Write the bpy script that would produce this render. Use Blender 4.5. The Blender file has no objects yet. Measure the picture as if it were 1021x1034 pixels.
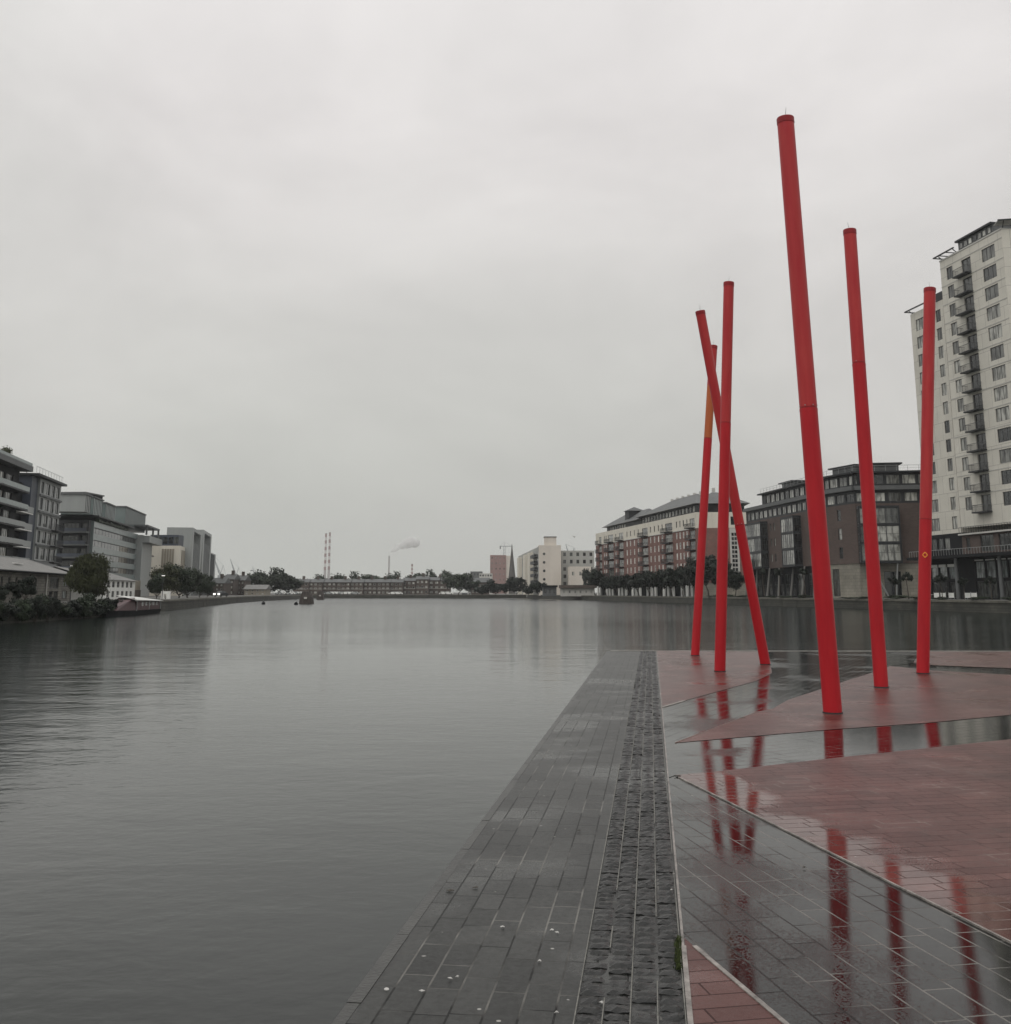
import bpy, math, random
from mathutils import Vector, Matrix
random.seed(7)
R = math.radians
scene = bpy.context.scene
col = scene.collection

# ------------------------------------------------------------------ camera
F, CX, VP, HZ, EYE = 1050.0, 510.5, 400.0, 598.0, 1.7
TH = math.atan((HZ - VP) / F)
CT, ST = math.cos(TH), math.sin(TH)
WATER, QZ = -1.0, 0.6
K = 0.17                      # the dock's long axis leans by this much

def ray(u, v):
    x = (u - CX) / F; y = -(v - VP) / F
    return x, CT - ST * y, ST + CT * y

def gnd(u, v, z=0.0):
    d = ray(u, v); t = (z - EYE) / d[2]
    return Vector((d[0] * t, d[1] * t))

def hit(u, v, X0, k=K):
    d = ray(u, v); t = X0 / (d[0] + k * d[1])
    return Vector((d[0] * t, d[1] * t, EYE + d[2] * t))

def at_depth(u, v, Y):
    d = ray(u, v); t = Y / d[1]
    return Vector((d[0] * t, Y, EYE + d[2] * t))

cam_d = bpy.data.cameras.new('camera')
cam = bpy.data.objects.new('camera', cam_d); col.objects.link(cam)
cam.location = (0, 0, EYE); cam.rotation_euler = (R(90) + TH, 0, 0)
cam_d.sensor_fit = 'HORIZONTAL'; cam_d.sensor_width = 36
cam_d.lens = F / 1021 * 36
cam_d.shift_y = -(517 - VP) / 1021
cam_d.clip_start = 0.1; cam_d.clip_end = 20000
scene.camera = cam

# ------------------------------------------------------------------ world + sun
w = bpy.data.worlds.new('World'); scene.world = w; w.use_nodes = True
nt = w.node_tree; nt.nodes.clear()
N = nt.nodes.new; L = nt.links.new
SUN_EL, SUN_AZ = 55, 215           # azimuth measured clockwise from +Y
sky = N('ShaderNodeTexSky'); sky.sky_type = 'NISHITA'; sky.sun_disc = False
sky.sun_elevation = R(SUN_EL); sky.sun_rotation = R(SUN_AZ); sky.dust_density = 4
bgs = N('ShaderNodeBackground'); bgs.inputs[1].default_value = 0.05; L(sky.outputs[0], bgs.inputs[0])
tc = N('ShaderNodeTexCoord'); sep = N('ShaderNodeSeparateXYZ'); L(tc.outputs['Generated'], sep.inputs[0])
rp = N('ShaderNodeValToRGB'); L(sep.outputs[2], rp.inputs[0])
cr = rp.color_ramp
stops = [(0.0, (.535, .545, .50)), (.07, (.575, .577, .54)), (.25, (.655, .651, .622)), (.42, (.768, .755, .735)), (1.0, (1.15, 1.15, 1.13))]
cr.elements[0].position = 0; cr.elements[1].position = 1
for p, c in stops[1:-1]: cr.elements.new(p)
for e, (p, c) in zip(cr.elements, stops): e.position = p; e.color = (*c, 1)
mp = N('ShaderNodeMapping'); mp.inputs['Scale'].default_value = (1, 1, 2.1); L(tc.outputs['Generated'], mp.inputs[0])
n1 = N('ShaderNodeTexNoise'); n1.inputs['Scale'].default_value = 2.3; n1.inputs['Detail'].default_value = 5
n1.inputs['Roughness'].default_value = .58; n1.inputs['Distortion'].default_value = .4; L(mp.outputs[0], n1.inputs[0])
r1 = N('ShaderNodeMapRange'); r1.inputs[1].default_value = .3; r1.inputs[2].default_value = .7
r1.inputs[3].default_value = .855; r1.inputs[4].default_value = 1.09; L(n1.outputs[0], r1.inputs[0])
vm = N('ShaderNodeVectorMath'); vm.operation = 'SCALE'; L(rp.outputs[0], vm.inputs[0]); L(r1.outputs[0], vm.inputs['Scale'])
n2 = N('ShaderNodeTexNoise'); n2.inputs['Scale'].default_value = 1.1; n2.inputs['Detail'].default_value = 2; L(tc.outputs['Generated'], n2.inputs[0])
tint = N('ShaderNodeMix'); tint.data_type = 'RGBA'; tint.blend_type = 'MULTIPLY'; tint.inputs[0].default_value = 1
tr = N('ShaderNodeValToRGB'); L(n2.outputs[0], tr.inputs[0])
tr.color_ramp.elements[0].position = .35; tr.color_ramp.elements[0].color = (.985, 1.0, .985, 1)
tr.color_ramp.elements[1].position = .65; tr.color_ramp.elements[1].color = (1.01, .99, 1.0, 1)
L(vm.outputs[0], tint.inputs[6]); L(tr.outputs[0], tint.inputs[7])
bgc = N('ShaderNodeBackground'); L(tint.outputs[2], bgc.inputs[0]); bgc.inputs[1].default_value = 1.04
mx = N('ShaderNodeMixShader'); mx.inputs[0].default_value = .95
L(bgs.outputs[0], mx.inputs[1]); L(bgc.outputs[0], mx.inputs[2])
out = N('ShaderNodeOutputWorld'); L(mx.outputs[0], out.inputs[0])

sd = bpy.data.lights.new('sun', 'SUN'); sd.energy = 0.8; sd.angle = R(35); sd.color = (1, .97, .93)
so = bpy.data.objects.new('sun', sd); col.objects.link(so)
az, el = R(SUN_AZ), R(SUN_EL)
dirv = Vector((math.sin(az) * math.cos(el), math.cos(az) * math.cos(el), math.sin(el)))
so.rotation_euler = dirv.to_track_quat('Z', 'Y').to_euler()
scene.view_settings.view_transform = 'Standard'; scene.view_settings.look = 'None'
scene.view_settings.exposure = 0; scene.view_settings.gamma = 1

# ------------------------------------------------------------------ materials
def lin(r, g, b):
    f = lambda c: (c / 255 / 12.92) if c / 255 <= .04045 else ((c / 255 + .055) / 1.055) ** 2.4
    return (f(r), f(g), f(b))

def newmat(name):
    m = bpy.data.materials.new(name); m.use_nodes = True
    n = m.node_tree; b = n.nodes['Principled BSDF']
    return m, n, b

def mat(name, c, rough=.7, var=.25, scale=2.0, metal=0, bump=0, streak=False, rnd=0, spec=.5, bscale=None):
    """procedural material: base colour modulated by noise, optional vertical weather streaks"""
    m, n, b = newmat(name)
    T = n.nodes.new('ShaderNodeTexCoord')
    M = n.nodes.new('ShaderNodeMapping'); n.links.new(T.outputs['Object'], M.inputs[0])
    if streak: M.inputs['Scale'].default_value = (1, 1, .12)
    x = n.nodes.new('ShaderNodeTexNoise'); x.inputs['Scale'].default_value = scale; x.inputs['Detail'].default_value = 6
    x.inputs['Roughness'].default_value = .65
    n.links.new(M.outputs[0], x.inputs[0])
    mr = n.nodes.new('ShaderNodeMapRange'); mr.inputs[1].default_value = .3; mr.inputs[2].default_value = .7
    mr.inputs[3].default_value = 1 - var; mr.inputs[4].default_value = 1 + var
    n.links.new(x.outputs[0], mr.inputs[0])
    fac = mr.outputs[0]
    if rnd:
        oi = n.nodes.new('ShaderNodeObjectInfo')
        mr2 = n.nodes.new('ShaderNodeMapRange'); mr2.inputs[3].default_value = 1 - rnd; mr2.inputs[4].default_value = 1 + rnd
        n.links.new(oi.outputs['Random'], mr2.inputs[0])
        mu = n.nodes.new('ShaderNodeMath'); mu.operation = 'MULTIPLY'
        n.links.new(fac, mu.inputs[0]); n.links.new(mr2.outputs[0], mu.inputs[1]); fac = mu.outputs[0]
    s = n.nodes.new('ShaderNodeVectorMath'); s.operation = 'SCALE'; s.inputs[0].default_value = c
    n.links.new(fac, s.inputs['Scale']); n.links.new(s.outputs[0], b.inputs['Base Color'])
    b.inputs['Roughness'].default_value = rough; b.inputs['Metallic'].default_value = metal
    b.inputs['Specular IOR Level'].default_value = spec
    if bump:
        y = n.nodes.new('ShaderNodeTexNoise'); y.inputs['Scale'].default_value = bscale or scale * 6; y.inputs['Detail'].default_value = 5
        n.links.new(T.outputs['Object'], y.inputs[0])
        bp = n.nodes.new('ShaderNodeBump'); bp.inputs['Strength'].default_value = bump; bp.inputs['Distance'].default_value = .05
        n.links.new(y.outputs[0], bp.inputs['Height']); n.links.new(bp.outputs[0], b.inputs['Normal'])
    return m

def brickmat(name, c1, c2, mortar, bw, bh, ms, rough=.8, big=.2, rot=None, plane='XZ'):
    """masonry / cladding courses laid on vertical walls"""
    m, n, b = newmat(name)
    T = n.nodes.new('ShaderNodeTexCoord'); S = n.nodes.new('ShaderNodeSeparateXYZ'); n.links.new(T.outputs['Object'], S.inputs[0])
    ad = n.nodes.new('ShaderNodeMath'); ad.operation = 'ADD'
    n.links.new(S.outputs[0], ad.inputs[0]); n.links.new(S.outputs[1], ad.inputs[1])
    C = n.nodes.new('ShaderNodeCombineXYZ'); n.links.new(ad.outputs[0], C.inputs[0]); n.links.new(S.outputs[2], C.inputs[1])
    B = n.nodes.new('ShaderNodeTexBrick'); n.links.new(C.outputs[0], B.inputs[0])
    B.inputs['Color1'].default_value = (*c1, 1); B.inputs['Color2'].default_value = (*c2, 1); B.inputs['Mortar'].default_value = (*mortar, 1)
    B.inputs['Scale'].default_value = 1; B.inputs['Brick Width'].default_value = bw; B.inputs['Row Height'].default_value = bh
    B.inputs['Mortar Size'].default_value = ms
    x = n.nodes.new('ShaderNodeTexNoise'); x.inputs['Scale'].default_value = .35; x.inputs['Detail'].default_value = 7; n.links.new(T.outputs['Object'], x.inputs[0])
    mr = n.nodes.new('ShaderNodeMapRange'); mr.inputs[1].default_value = .3; mr.inputs[2].default_value = .7
    mr.inputs[3].default_value = 1 - big; mr.inputs[4].default_value = 1 + big; n.links.new(x.outputs[0], mr.inputs[0])
    s = n.nodes.new('ShaderNodeVectorMath'); s.operation = 'SCALE'; n.links.new(B.outputs[0], s.inputs[0]); n.links.new(mr.outputs[0], s.inputs['Scale'])
    n.links.new(s.outputs[0], b.inputs['Base Color']); b.inputs['Roughness'].default_value = rough
    return m

def glassmat(name, dark, light, p):
    """window pane: dark reflective glass, some panes with pale blinds or curtains behind"""
    m, n, b = newmat(name)
    oi = n.nodes.new('ShaderNodeObjectInfo')
    rr = n.nodes.new('ShaderNodeValToRGB'); n.links.new(oi.outputs['Random'], rr.inputs[0])
    rr.color_ramp.interpolation = 'LINEAR'
    rr.color_ramp.elements[0].position = p - .1; rr.color_ramp.elements[0].color = (*dark, 1)
    rr.color_ramp.elements[1].position = min(p + .5, 1); rr.color_ramp.elements[1].color = (*light, 1)
    T = n.nodes.new('ShaderNodeTexCoord'); M = n.nodes.new('ShaderNodeMapping'); M.inputs['Scale'].default_value = (1.6, 1, .5)
    add = n.nodes.new('ShaderNodeVectorMath'); add.operation = 'ADD'
    n.links.new(T.outputs['Object'], M.inputs[0]); n.links.new(M.outputs[0], add.inputs[0]); n.links.new(oi.outputs['Location'], add.inputs[1])
    x = n.nodes.new('ShaderNodeTexNoise'); x.inputs['Scale'].default_value = 1.0; n.links.new(add.outputs[0], x.inputs[0])
    mr = n.nodes.new('ShaderNodeMapRange'); mr.inputs[1].default_value = .4; mr.inputs[2].default_value = .6; mr.inputs[3].default_value = .45; mr.inputs[4].default_value = 1.3
    n.links.new(x.outputs[0], mr.inputs[0])
    s = n.nodes.new('ShaderNodeVectorMath'); s.operation = 'SCALE'; n.links.new(rr.outputs[0], s.inputs[0]); n.links.new(mr.outputs[0], s.inputs['Scale'])
    n.links.new(s.outputs[0], b.inputs['Base Color']); b.inputs['Roughness'].default_value = .06
    b.inputs['Specular IOR Level'].default_value = .8
    return m

M = {}
M['glass'] = glassmat('window_glass', (.03, .034, .036), (.36, .36, .33), .25)
M['glass_curtain'] = glassmat('curtained_glass', (.02, .024, .026), (.5, .5, .46), .2)
M['glass_dark'] = glassmat('dark_glass', (.012, .014, .016), (.08, .085, .08), .4)
M['glass_pale'] = glassmat('pale_glass', (.14, .16, .16), (.36, .39, .38), .2)
M['blinds'] = glassmat('window_with_blinds', (.22, .22, .2), (.62, .6, .55), .1)
M['post'] = mat('slanted_post_concrete', (.17, .165, .155), .8, .15, 1, streak=True)
M['cream'] = brickmat('cream_cladding', (.62, .595, .53), (.585, .56, .50), (.36, .34, .31), 2.4, 3.0, .035, .75, .07)
M['cream2'] = mat('cream_render', (.66, .62, .54), .85, .08, .6, streak=True)
M['creamP'] = mat('pinkish_render', (.62, .57, .51), .85, .08, .3, streak=True)
M['brick'] = brickmat('red_brick', (.215, .098, .08), (.16, .075, .062), (.2, .16, .14), .6, .25, .02, .85, .15)
M['brown'] = brickmat('brown_brick', (.100, .070, .060), (.08, .057, .05), (.085, .072, .065), .6, .25, .015, .85, .12)
M['stone'] = brickmat('beige_stone', (.25, .235, .195), (.21, .195, .165), (.13, .12, .1), 1.2, .6, .02, .8, .2)
M['oldstone'] = brickmat('old_rubble_stone', (.17, .16, .14), (.11, .105, .09), (.07, .068, .06), .7, .3, .03, .85, .35)
M['slate'] = brickmat('roof_slate', (.10, .105, .105), (.085, .09, .09), (.06, .06, .06), .5, .3, .02, .6, .15)
M['roof_pale'] = mat('weathered_roof', (.17, .167, .16), .7, .2, 1.2, streak=False)
M['charcoal'] = mat('charcoal_metal', (.030, .032, .035), .5, .15, 2, rnd=.1, spec=.25)
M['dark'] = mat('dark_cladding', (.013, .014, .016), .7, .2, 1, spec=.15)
M['grey'] = mat('grey_cladding', (.105, .11, .112), .6, .1, 1, streak=True)
M['lightgrey'] = mat('light_grey_render', (.36, .36, .34), .8, .1, .5, streak=True)
M['zinc'] = mat('pale_zinc', (.30, .315, .31), .5, .08, .8, streak=True)
M['greenglass'] = mat('pale_green_panel', (.19, .23, .225), .25, .1, .5, rnd=.08)
M['white'] = mat('white_paint', (.75, .75, .72), .6, .1, 2, streak=True)
M['offwhite'] = mat('off_white_render', (.5, .49, .46), .8, .12, 1, streak=True)
M['frame'] = mat('window_frame_metal', (.05, .052, .055), .45, .1, 2)
M['bluegrey'] = mat('blue_grey_cladding', (.045, .055, .075), .5, .2, .5)
M['tan'] = mat('tan_panels', (.28, .25, .2), .7, .15, 1.5, streak=True)
M['farbrick'] = mat('dull_terrace_brick', (.085, .068, .058), .9, .3, .8, rnd=.12)
M['pinkblock'] = mat('pink_panels', (.27, .17, .155), .8, .12, .3)
M['darkstone'] = mat('dark_church_stone', (.085, .08, .075), .9, .25, .5)
M['bark'] = mat('bark', (.06, .05, .04), .9, .3, 3, bump=.4)
M['leaf'] = mat('dark_green_leaves', (.022, .033, .017), .6, .5, .5, rnd=.25, spec=.3)
M['leaf_olive'] = mat('olive_green_leaves', (.042, .048, .020), .6, .45, .5, rnd=.15, spec=.3)
M['leaf_deep'] = mat('deep_green_leaves', (.011, .017, .011), .6, .4, .6, rnd=.25, spec=.3)
M['steel'] = mat('galvanised_steel', (.35, .36, .36), .4, .1, 3, metal=.6)
M['crane'] = mat('pale_crane_paint', (.35, .37, .38), .6, .1, 1)
M['concrete'] = mat('chimney_concrete', (.36, .33, .32), .85, .1, .02)
M['chimred'] = mat('chimney_red_band', (.27, .15, .14), .8, .1, .05)  # red greyed so the colour carries the fading of distant haze
M['chimwhite'] = mat('chimney_white_band', (.6, .58, .56), .8, .1, .05)
M['red'] = None
M['maroon'] = mat('maroon_boat_paint', (.05, .011, .015), .5, .25, 2)
M['canvas'] = mat('white_canvas', (.55, .55, .53), .8, .08, 2)
M['tyre'] = mat('black_rubber', (.02, .02, .02), .8, .1, 4)
M['blue'] = mat('navy_boat_paint', (.03, .05, .11), .5, .2, 1)
M['wood'] = mat('weathered_timber', (.055, .045, .04), .85, .35, 3, bump=.4, streak=True)
M['paper'] = mat('white_litter', (.5, .49, .47), .8, .1, 20)
M['deadleaf'] = mat('wet_dead_leaf', (.035, .028, .02), .5, .3, 20)
M['moss'] = mat('moss', (.045, .06, .015), .9, .5, 30)
M['orange'] = mat('orange_paint', (.85, .32, .04), .5, .1, 8)

def _e():pass
def emis(name, c, s):
    m, n, b = newmat(name); b.inputs['Base Color'].default_value = (*c, 1)
    b.inputs['Emission Color'].default_value = (*c, 1); b.inputs['Emission Strength'].default_value = s
    return m
M['lamp'] = emis('lit_lamp', (1, .97, .9), 1.0)
M['headlight'] = emis('lit_headlight', (1, .98, .92), 1.6)

def polemat(name, c, c2, p=.0):
    m, n, b = newmat(name)
    T = n.nodes.new('ShaderNodeTexCoord')
    mpg = n.nodes.new('ShaderNodeMapping'); mpg.inputs['Scale'].default_value = (3, 3, .5); n.links.new(T.outputs['Object'], mpg.inputs[0])
    x = n.nodes.new('ShaderNodeTexNoise'); x.inputs['Scale'].default_value = 2.2; x.inputs['Detail'].default_value = 6; x.inputs['Roughness'].default_value = .6
    n.links.new(mpg.outputs[0], x.inputs[0])
    r = n.nodes.new('ShaderNodeValToRGB'); n.links.new(x.outputs[0], r.inputs[0])
    r.color_ramp.elements[0].position = .32; r.color_ramp.elements[0].color = (*c, 1)
    r.color_ramp.elements[1].position = .72; r.color_ramp.elements[1].color = (*c2, 1)
    # dull rain streaks and scuffs
    y = n.nodes.new('ShaderNodeTexNoise'); y.inputs['Scale'].default_value = 14; y.inputs['Detail'].default_value = 4
    m3 = n.nodes.new('ShaderNodeMapping'); m3.inputs['Scale'].default_value = (1, 1, .06); n.links.new(T.outputs['Object'], m3.inputs[0]); n.links.new(m3.outputs[0], y.inputs[0])
    r2 = n.nodes.new('ShaderNodeMapRange'); r2.inputs[1].default_value = .3; r2.inputs[2].default_value = .75; r2.inputs[3].default_value = 1.04; r2.inputs[4].default_value = .93
    n.links.new(y.outputs[0], r2.inputs[0])
    s = n.nodes.new('ShaderNodeVectorMath'); s.operation = 'SCALE'; n.links.new(r.outputs[0], s.inputs[0]); n.links.new(r2.outputs[0], s.inputs['Scale'])
    n.links.new(s.outputs[0], b.inputs['Base Color'])
    b.inputs['Roughness'].default_value = .42; b.inputs['Specular IOR Level'].default_value = .3
    return m
M['red'] = polemat('red_pole_paint', (.40, .010, .018), (.49, .017, .024))
M['red_faded'] = polemat('faded_red_pole_paint', (.41, .022, .029), (.47, .045, .043))
M['red_dark'] = polemat('dark_red_cap_paint', (.25, .012, .018), (.30, .018, .022))
M['orange_pole'] = polemat('orange_pole_tube', (.42, .10, .03), (.46, .125, .04))  # orange lower stretch of the farthest pole's upper tube

# ------------------------------------------------------------------ object helpers
def tag(o, label=None, cat=None, group=None, kind=None):
    if label: o['label'] = label
    if cat: o['category'] = cat
    if group: o['group'] = group
    if kind: o['kind'] = kind
    return o

def empty(name, loc, label=None, cat=None, group=None, rz=0):
    o = bpy.data.objects.new(name, None); col.objects.link(o); o.location = loc
    o.rotation_euler = (0, 0, rz); o.empty_display_size = .3
    return tag(o, label, cat, group)

class MB:
    """collects faces of one mesh"""
    def __init__(s): s.v = []; s.f = []; s.m = []; s.mats = []; s.smooth = []
    def mi(s, m):
        if m not in s.mats: s.mats.append(m)
        return s.mats.index(m)
    def face(s, pts, m, smooth=False):
        i = len(s.v); s.v += [tuple(p) for p in pts]; s.f.append(tuple(range(i, i + len(pts)))); s.m.append(s.mi(m)); s.smooth.append(smooth)
    def faces(s, vs, fs, m, smooth=False):
        i = len(s.v); s.v += [tuple(p) for p in vs]; k = s.mi(m)
        for f in fs: s.f.append(tuple(i + j for j in f)); s.m.append(k); s.smooth.append(smooth)
        return s
    def box(s, x0, x1, y0, y1, z0, z1, m, T=None):
        vs = [Vector((x, y, z)) for z in (z0, z1) for x, y in ((x0, y0), (x1, y0), (x1, y1), (x0, y1))]
        if T: vs = [T @ p for p in vs]
        return s.faces(vs, [(0, 3, 2, 1), (4, 5, 6, 7), (0, 1, 5, 4), (1, 2, 6, 5), (2, 3, 7, 6), (3, 0, 4, 7)], m)
    def tube(s, p, q, r0, r1, m, n=8, caps=True):
        p = Vector(p); q = Vector(q); d = (q - p)
        if d.length < 1e-6: return s
        d.normalize(); a = d.orthogonal().normalized(); b = d.cross(a)
        vs = []
        for c, r in ((p, r0), (q, r1)):
            for i in range(n):
                t = 2 * math.pi * i / n; vs.append(c + (a * math.cos(t) + b * math.sin(t)) * r)
        s.faces(vs, [(i, (i + 1) % n, n + (i + 1) % n, n + i) for i in range(n)], m, True)
        if caps:
            s.faces(vs[n:], [tuple(range(n))], m); s.faces(vs[:n], [tuple(reversed(range(n)))], m)
        return s
    def extrude(s, poly, z0, z1, m, top=True, bottom=False):
        n = len(poly)
        vs = [(p[0], p[1], z0) for p in poly] + [(p[0], p[1], z1) for p in poly]
        fs = [(i, (i + 1) % n, n + (i + 1) % n, n + i) for i in range(n)]
        if top: fs.append(tuple(range(n, 2 * n)))
        if bottom: fs.append(tuple(reversed(range(n))))
        return s.faces(vs, fs, m)
    def mesh(s, name):
        me = bpy.data.meshes.new(name); me.from_pydata(s.v, [], s.f)
        for mt in s.mats: me.materials.append(mt)
        me.polygons.foreach_set('material_index', s.m); me.polygons.foreach_set('use_smooth', s.smooth)
        me.update(); return me
    def build(s, name, parent=None, loc=(0, 0, 0)):
        o = bpy.data.objects.new(name, s.mesh(name)); col.objects.link(o); o.location = loc
        if parent: o.parent = parent
        return o

def inst(name, me, parent, loc, rz=0, scale=None):
    o = bpy.data.objects.new(name, me); col.objects.link(o); o.parent = parent; o.location = loc
    o.rotation_euler = (0, 0, rz)
    if scale: o.scale = scale
    return o

# ------------------------------------------------------------------ facades
_win = {}
def win_meshes(w_, h_, nv, nh, fm, gm, rec):
    key = (round(w_, 2), round(h_, 2), nv, nh, fm.name, gm.name, rec)
    if key in _win: return _win[key]
    t = min(.07, w_ * .08) if w_ > .5 else .04
    fr = MB(); y0, y1 = rec - .05, rec + .03
    fr.box(0, t, y0, y1, 0, h_, fm); fr.box(w_ - t, w_, y0, y1, 0, h_, fm)
    fr.box(t, w_ - t, y0, y1, 0, t, fm); fr.box(t, w_ - t, y0, y1, h_ - t, h_, fm)
    for i in range(1, nv): x = w_ * i / nv; fr.box(x - t * .4, x + t * .4, y0 + .004, y1 - .004, t, h_ - t, fm)
    for i in range(1, nh): z = h_ * i / nh; fr.box(t, w_ - t, y0 + .008, y1 - .008, z - t * .35, z + t * .35, fm)
    pn = MB(); pn.box(.01, w_ - .01, rec - .005, rec + .015, .01, h_ - .01, gm)
    _win[key] = (fr.mesh('window'), pn.mesh('pane'))
    return _win[key]

class Facade:
    """vertical front from A to B seen from the water: local x runs A->B, -y faces the viewer"""
    def __init__(s, A, B):
        s.A = Vector((A[0], A[1])); s.B = Vector((B[0], B[1])); d = s.B - s.A; s.W = d.length; s.d = d / s.W
        s.rz = math.atan2(s.d.y, s.d.x)
    def pos(s, x, y=0, z=0):
        n = Vector((-s.d.y, s.d.x)); p = s.A + s.d * x + n * y
        return Vector((p.x, p.y, z))
    def mat(s): return Matrix.Translation((s.A.x, s.A.y, 0)) @ Matrix.Rotation(s.rz, 4, 'Z')
    def px(s, u, v):
        """photo pixel -> (x, z) on this front"""
        n = Vector((-s.d.y, s.d.x)); d = ray(u, v)
        t = (s.A.dot(n)) / (d[0] * n.x + d[1] * n.y)
        p = Vector((d[0] * t, d[1] * t)); return (p - s.A).dot(s.d), EYE + d[2] * t
    def place(s, o, root, x, y=0, z=0):
        o.parent = root; o.location = s.pos(x, y, z) - root.location; o.rotation_euler = (0, 0, s.rz); return o

def wall(fc, root, z0, z1, D, m, holes=(), name='wall', x0=0, x1=None, y=0, rec=.25, label=None):
    """front wall with real openings (x, z, w, h), plus returns, back and flat top"""
    x1 = fc.W if x1 is None else x1
    xs = sorted({x0, x1} | {h[0] for h in holes} | {h[0] + h[2] for h in holes})
    zs = sorted({z0, z1} | {h[1] for h in holes} | {h[1] + h[3] for h in holes})
    xs = [x for x in xs if x0 <= x <= x1]; zs = [z for z in zs if z0 <= z <= z1]
    b = MB()
    for i in range(len(xs) - 1):
        run = None
        for j in range(len(zs) - 1):
            cxm = (xs[i] + xs[i + 1]) / 2; czm = (zs[j] + zs[j + 1]) / 2
            inside = any(h[0] < cxm < h[0] + h[2] and h[1] < czm < h[1] + h[3] for h in holes)
            if not inside:
                b.face([(xs[i], y, zs[j]), (xs[i + 1], y, zs[j]), (xs[i + 1], y, zs[j + 1]), (xs[i], y, zs[j + 1])], m)
    for hx, hz, hw, hh in holes:
        a, c, e, g = hx, hx + hw, hz, hz + hh
        b.face([(a, y, e), (a, y + rec, e), (c, y + rec, e), (c, y, e)][::-1], m)
        b.face([(a, y, g), (a, y + rec, g), (c, y + rec, g), (c, y, g)], m)
        b.face([(a, y, e), (a, y, g), (a, y + rec, g), (a, y + rec, e)], m)
        b.face([(c, y, e), (c, y + rec, e), (c, y + rec, g), (c, y, g)], m)
    Y = y + D
    b.face([(x0, y, z0), (x0, y, z1), (x0, Y, z1), (x0, Y, z0)], m)
    b.face([(x1, y, z0), (x1, Y, z0), (x1, Y, z1), (x1, y, z1)], m)
    b.face([(x0, Y, z0), (x0, Y, z1), (x1, Y, z1), (x1, Y, z0)], m)
    b.face([(x0, y, z1), (x1, y, z1), (x1, Y, z1), (x0, Y, z1)], m)
    o = b.build(name); fc.place(o, root, 0, 0, 0)
    if label: o['label'] = label
    return o

def windows(fc, root, holes, nv=2, nh=1, fm=None, gm=None, rec=.16, y=0, name='window', pane=True):
    fm = fm or M['frame']; gm = gm or M['glass']; res = []
    for hx, hz, hw, hh in holes:
        a, p = win_meshes(hw, hh, nv, nh, fm, gm, rec)
        o = bpy.data.objects.new(name, a); col.objects.link(o); fc.place(o, root, hx, y, hz)
        q = bpy.data.objects.new('pane', p); col.objects.link(q); q.parent = o
        res.append(o)
    return res

def part(fc, root, name, fn, x=0, y=0, z=0, label=None):
    b = MB(); fn(b); o = b.build(name); fc.place(o, root, x, y, z)
    if label: o['label'] = label
    return o

def grid(xs, zs, w_, h_): return [(x, z, w_, h_) for z in zs for x in xs]

_bal = {}
def balcony(fc, root, x, z, w_, d=1.3, m_slab=None, m_rail=None, panel=True, y=0, h=1.05, name='balcony'):
    m_slab = m_slab or M['charcoal']; m_rail = m_rail or M['charcoal']
    key = (round(w_, 2), d, m_slab.name, m_rail.name, panel, h)
    if key not in _bal:
        b = MB(); b.box(0, w_, -d, -.003, -.2, 0, m_slab)
        r = MB()
        if panel:
            r.box(0, w_, -d - .03, -d + .01, .05, h, m_rail)
            r.box(-.02, .02, -d + .012, -.01, .05, h, m_rail); r.box(w_ - .02, w_ + .02, -d + .012, -.01, .05, h, m_rail)
        else:
            n = max(3, int(w_ / .22))
            for i in range(n + 1): r.box(w_ * i / n - .015, w_ * i / n + .015, -d, -d + .03, 0, h - .03, m_rail)
            r.box(-.02, w_ + .02, -d - .01, -d + .05, h - .03, h + .03, m_rail)
            for sx in (0, w_):
                r.box(sx - .02, sx + .02, -d + .06, -.01, h - .03, h + .03, m_rail)
                for j in range(1, 5): r.box(sx - .015, sx + .015, -d + j * d / 5 - .015, -d + j * d / 5 + .015, 0, h - .03, m_rail)
        _bal[key] = (b.mesh('balcony'), r.mesh('railing'))
    a, q = _bal[key]
    o = bpy.data.objects.new(name, a); col.objects.link(o); fc.place(o, root, x, y, z)
    c = bpy.data.objects.new('railing', q); col.objects.link(c); c.parent = o
    return o

def onplane(X0, u, k=K):
    Y = X0 / ((u - CX) / (F / CT) + k); return Vector((X0 - k * Y, Y))

# ------------------------------------------------------------------ pier
def line(p, q, t): return p + (q - p) * t
pL0, pL1 = gnd(613, 657), gnd(332, 1034)
axis = (pL0 - pL1).normalized()
pier = [pL1 + axis * -16, Vector((60, -12)), Vector((60, 30.7)), gnd(1021, 657.3), pL0]
AX = math.atan2(axis.y, axis.x)          # direction of the pier's long edge

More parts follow.
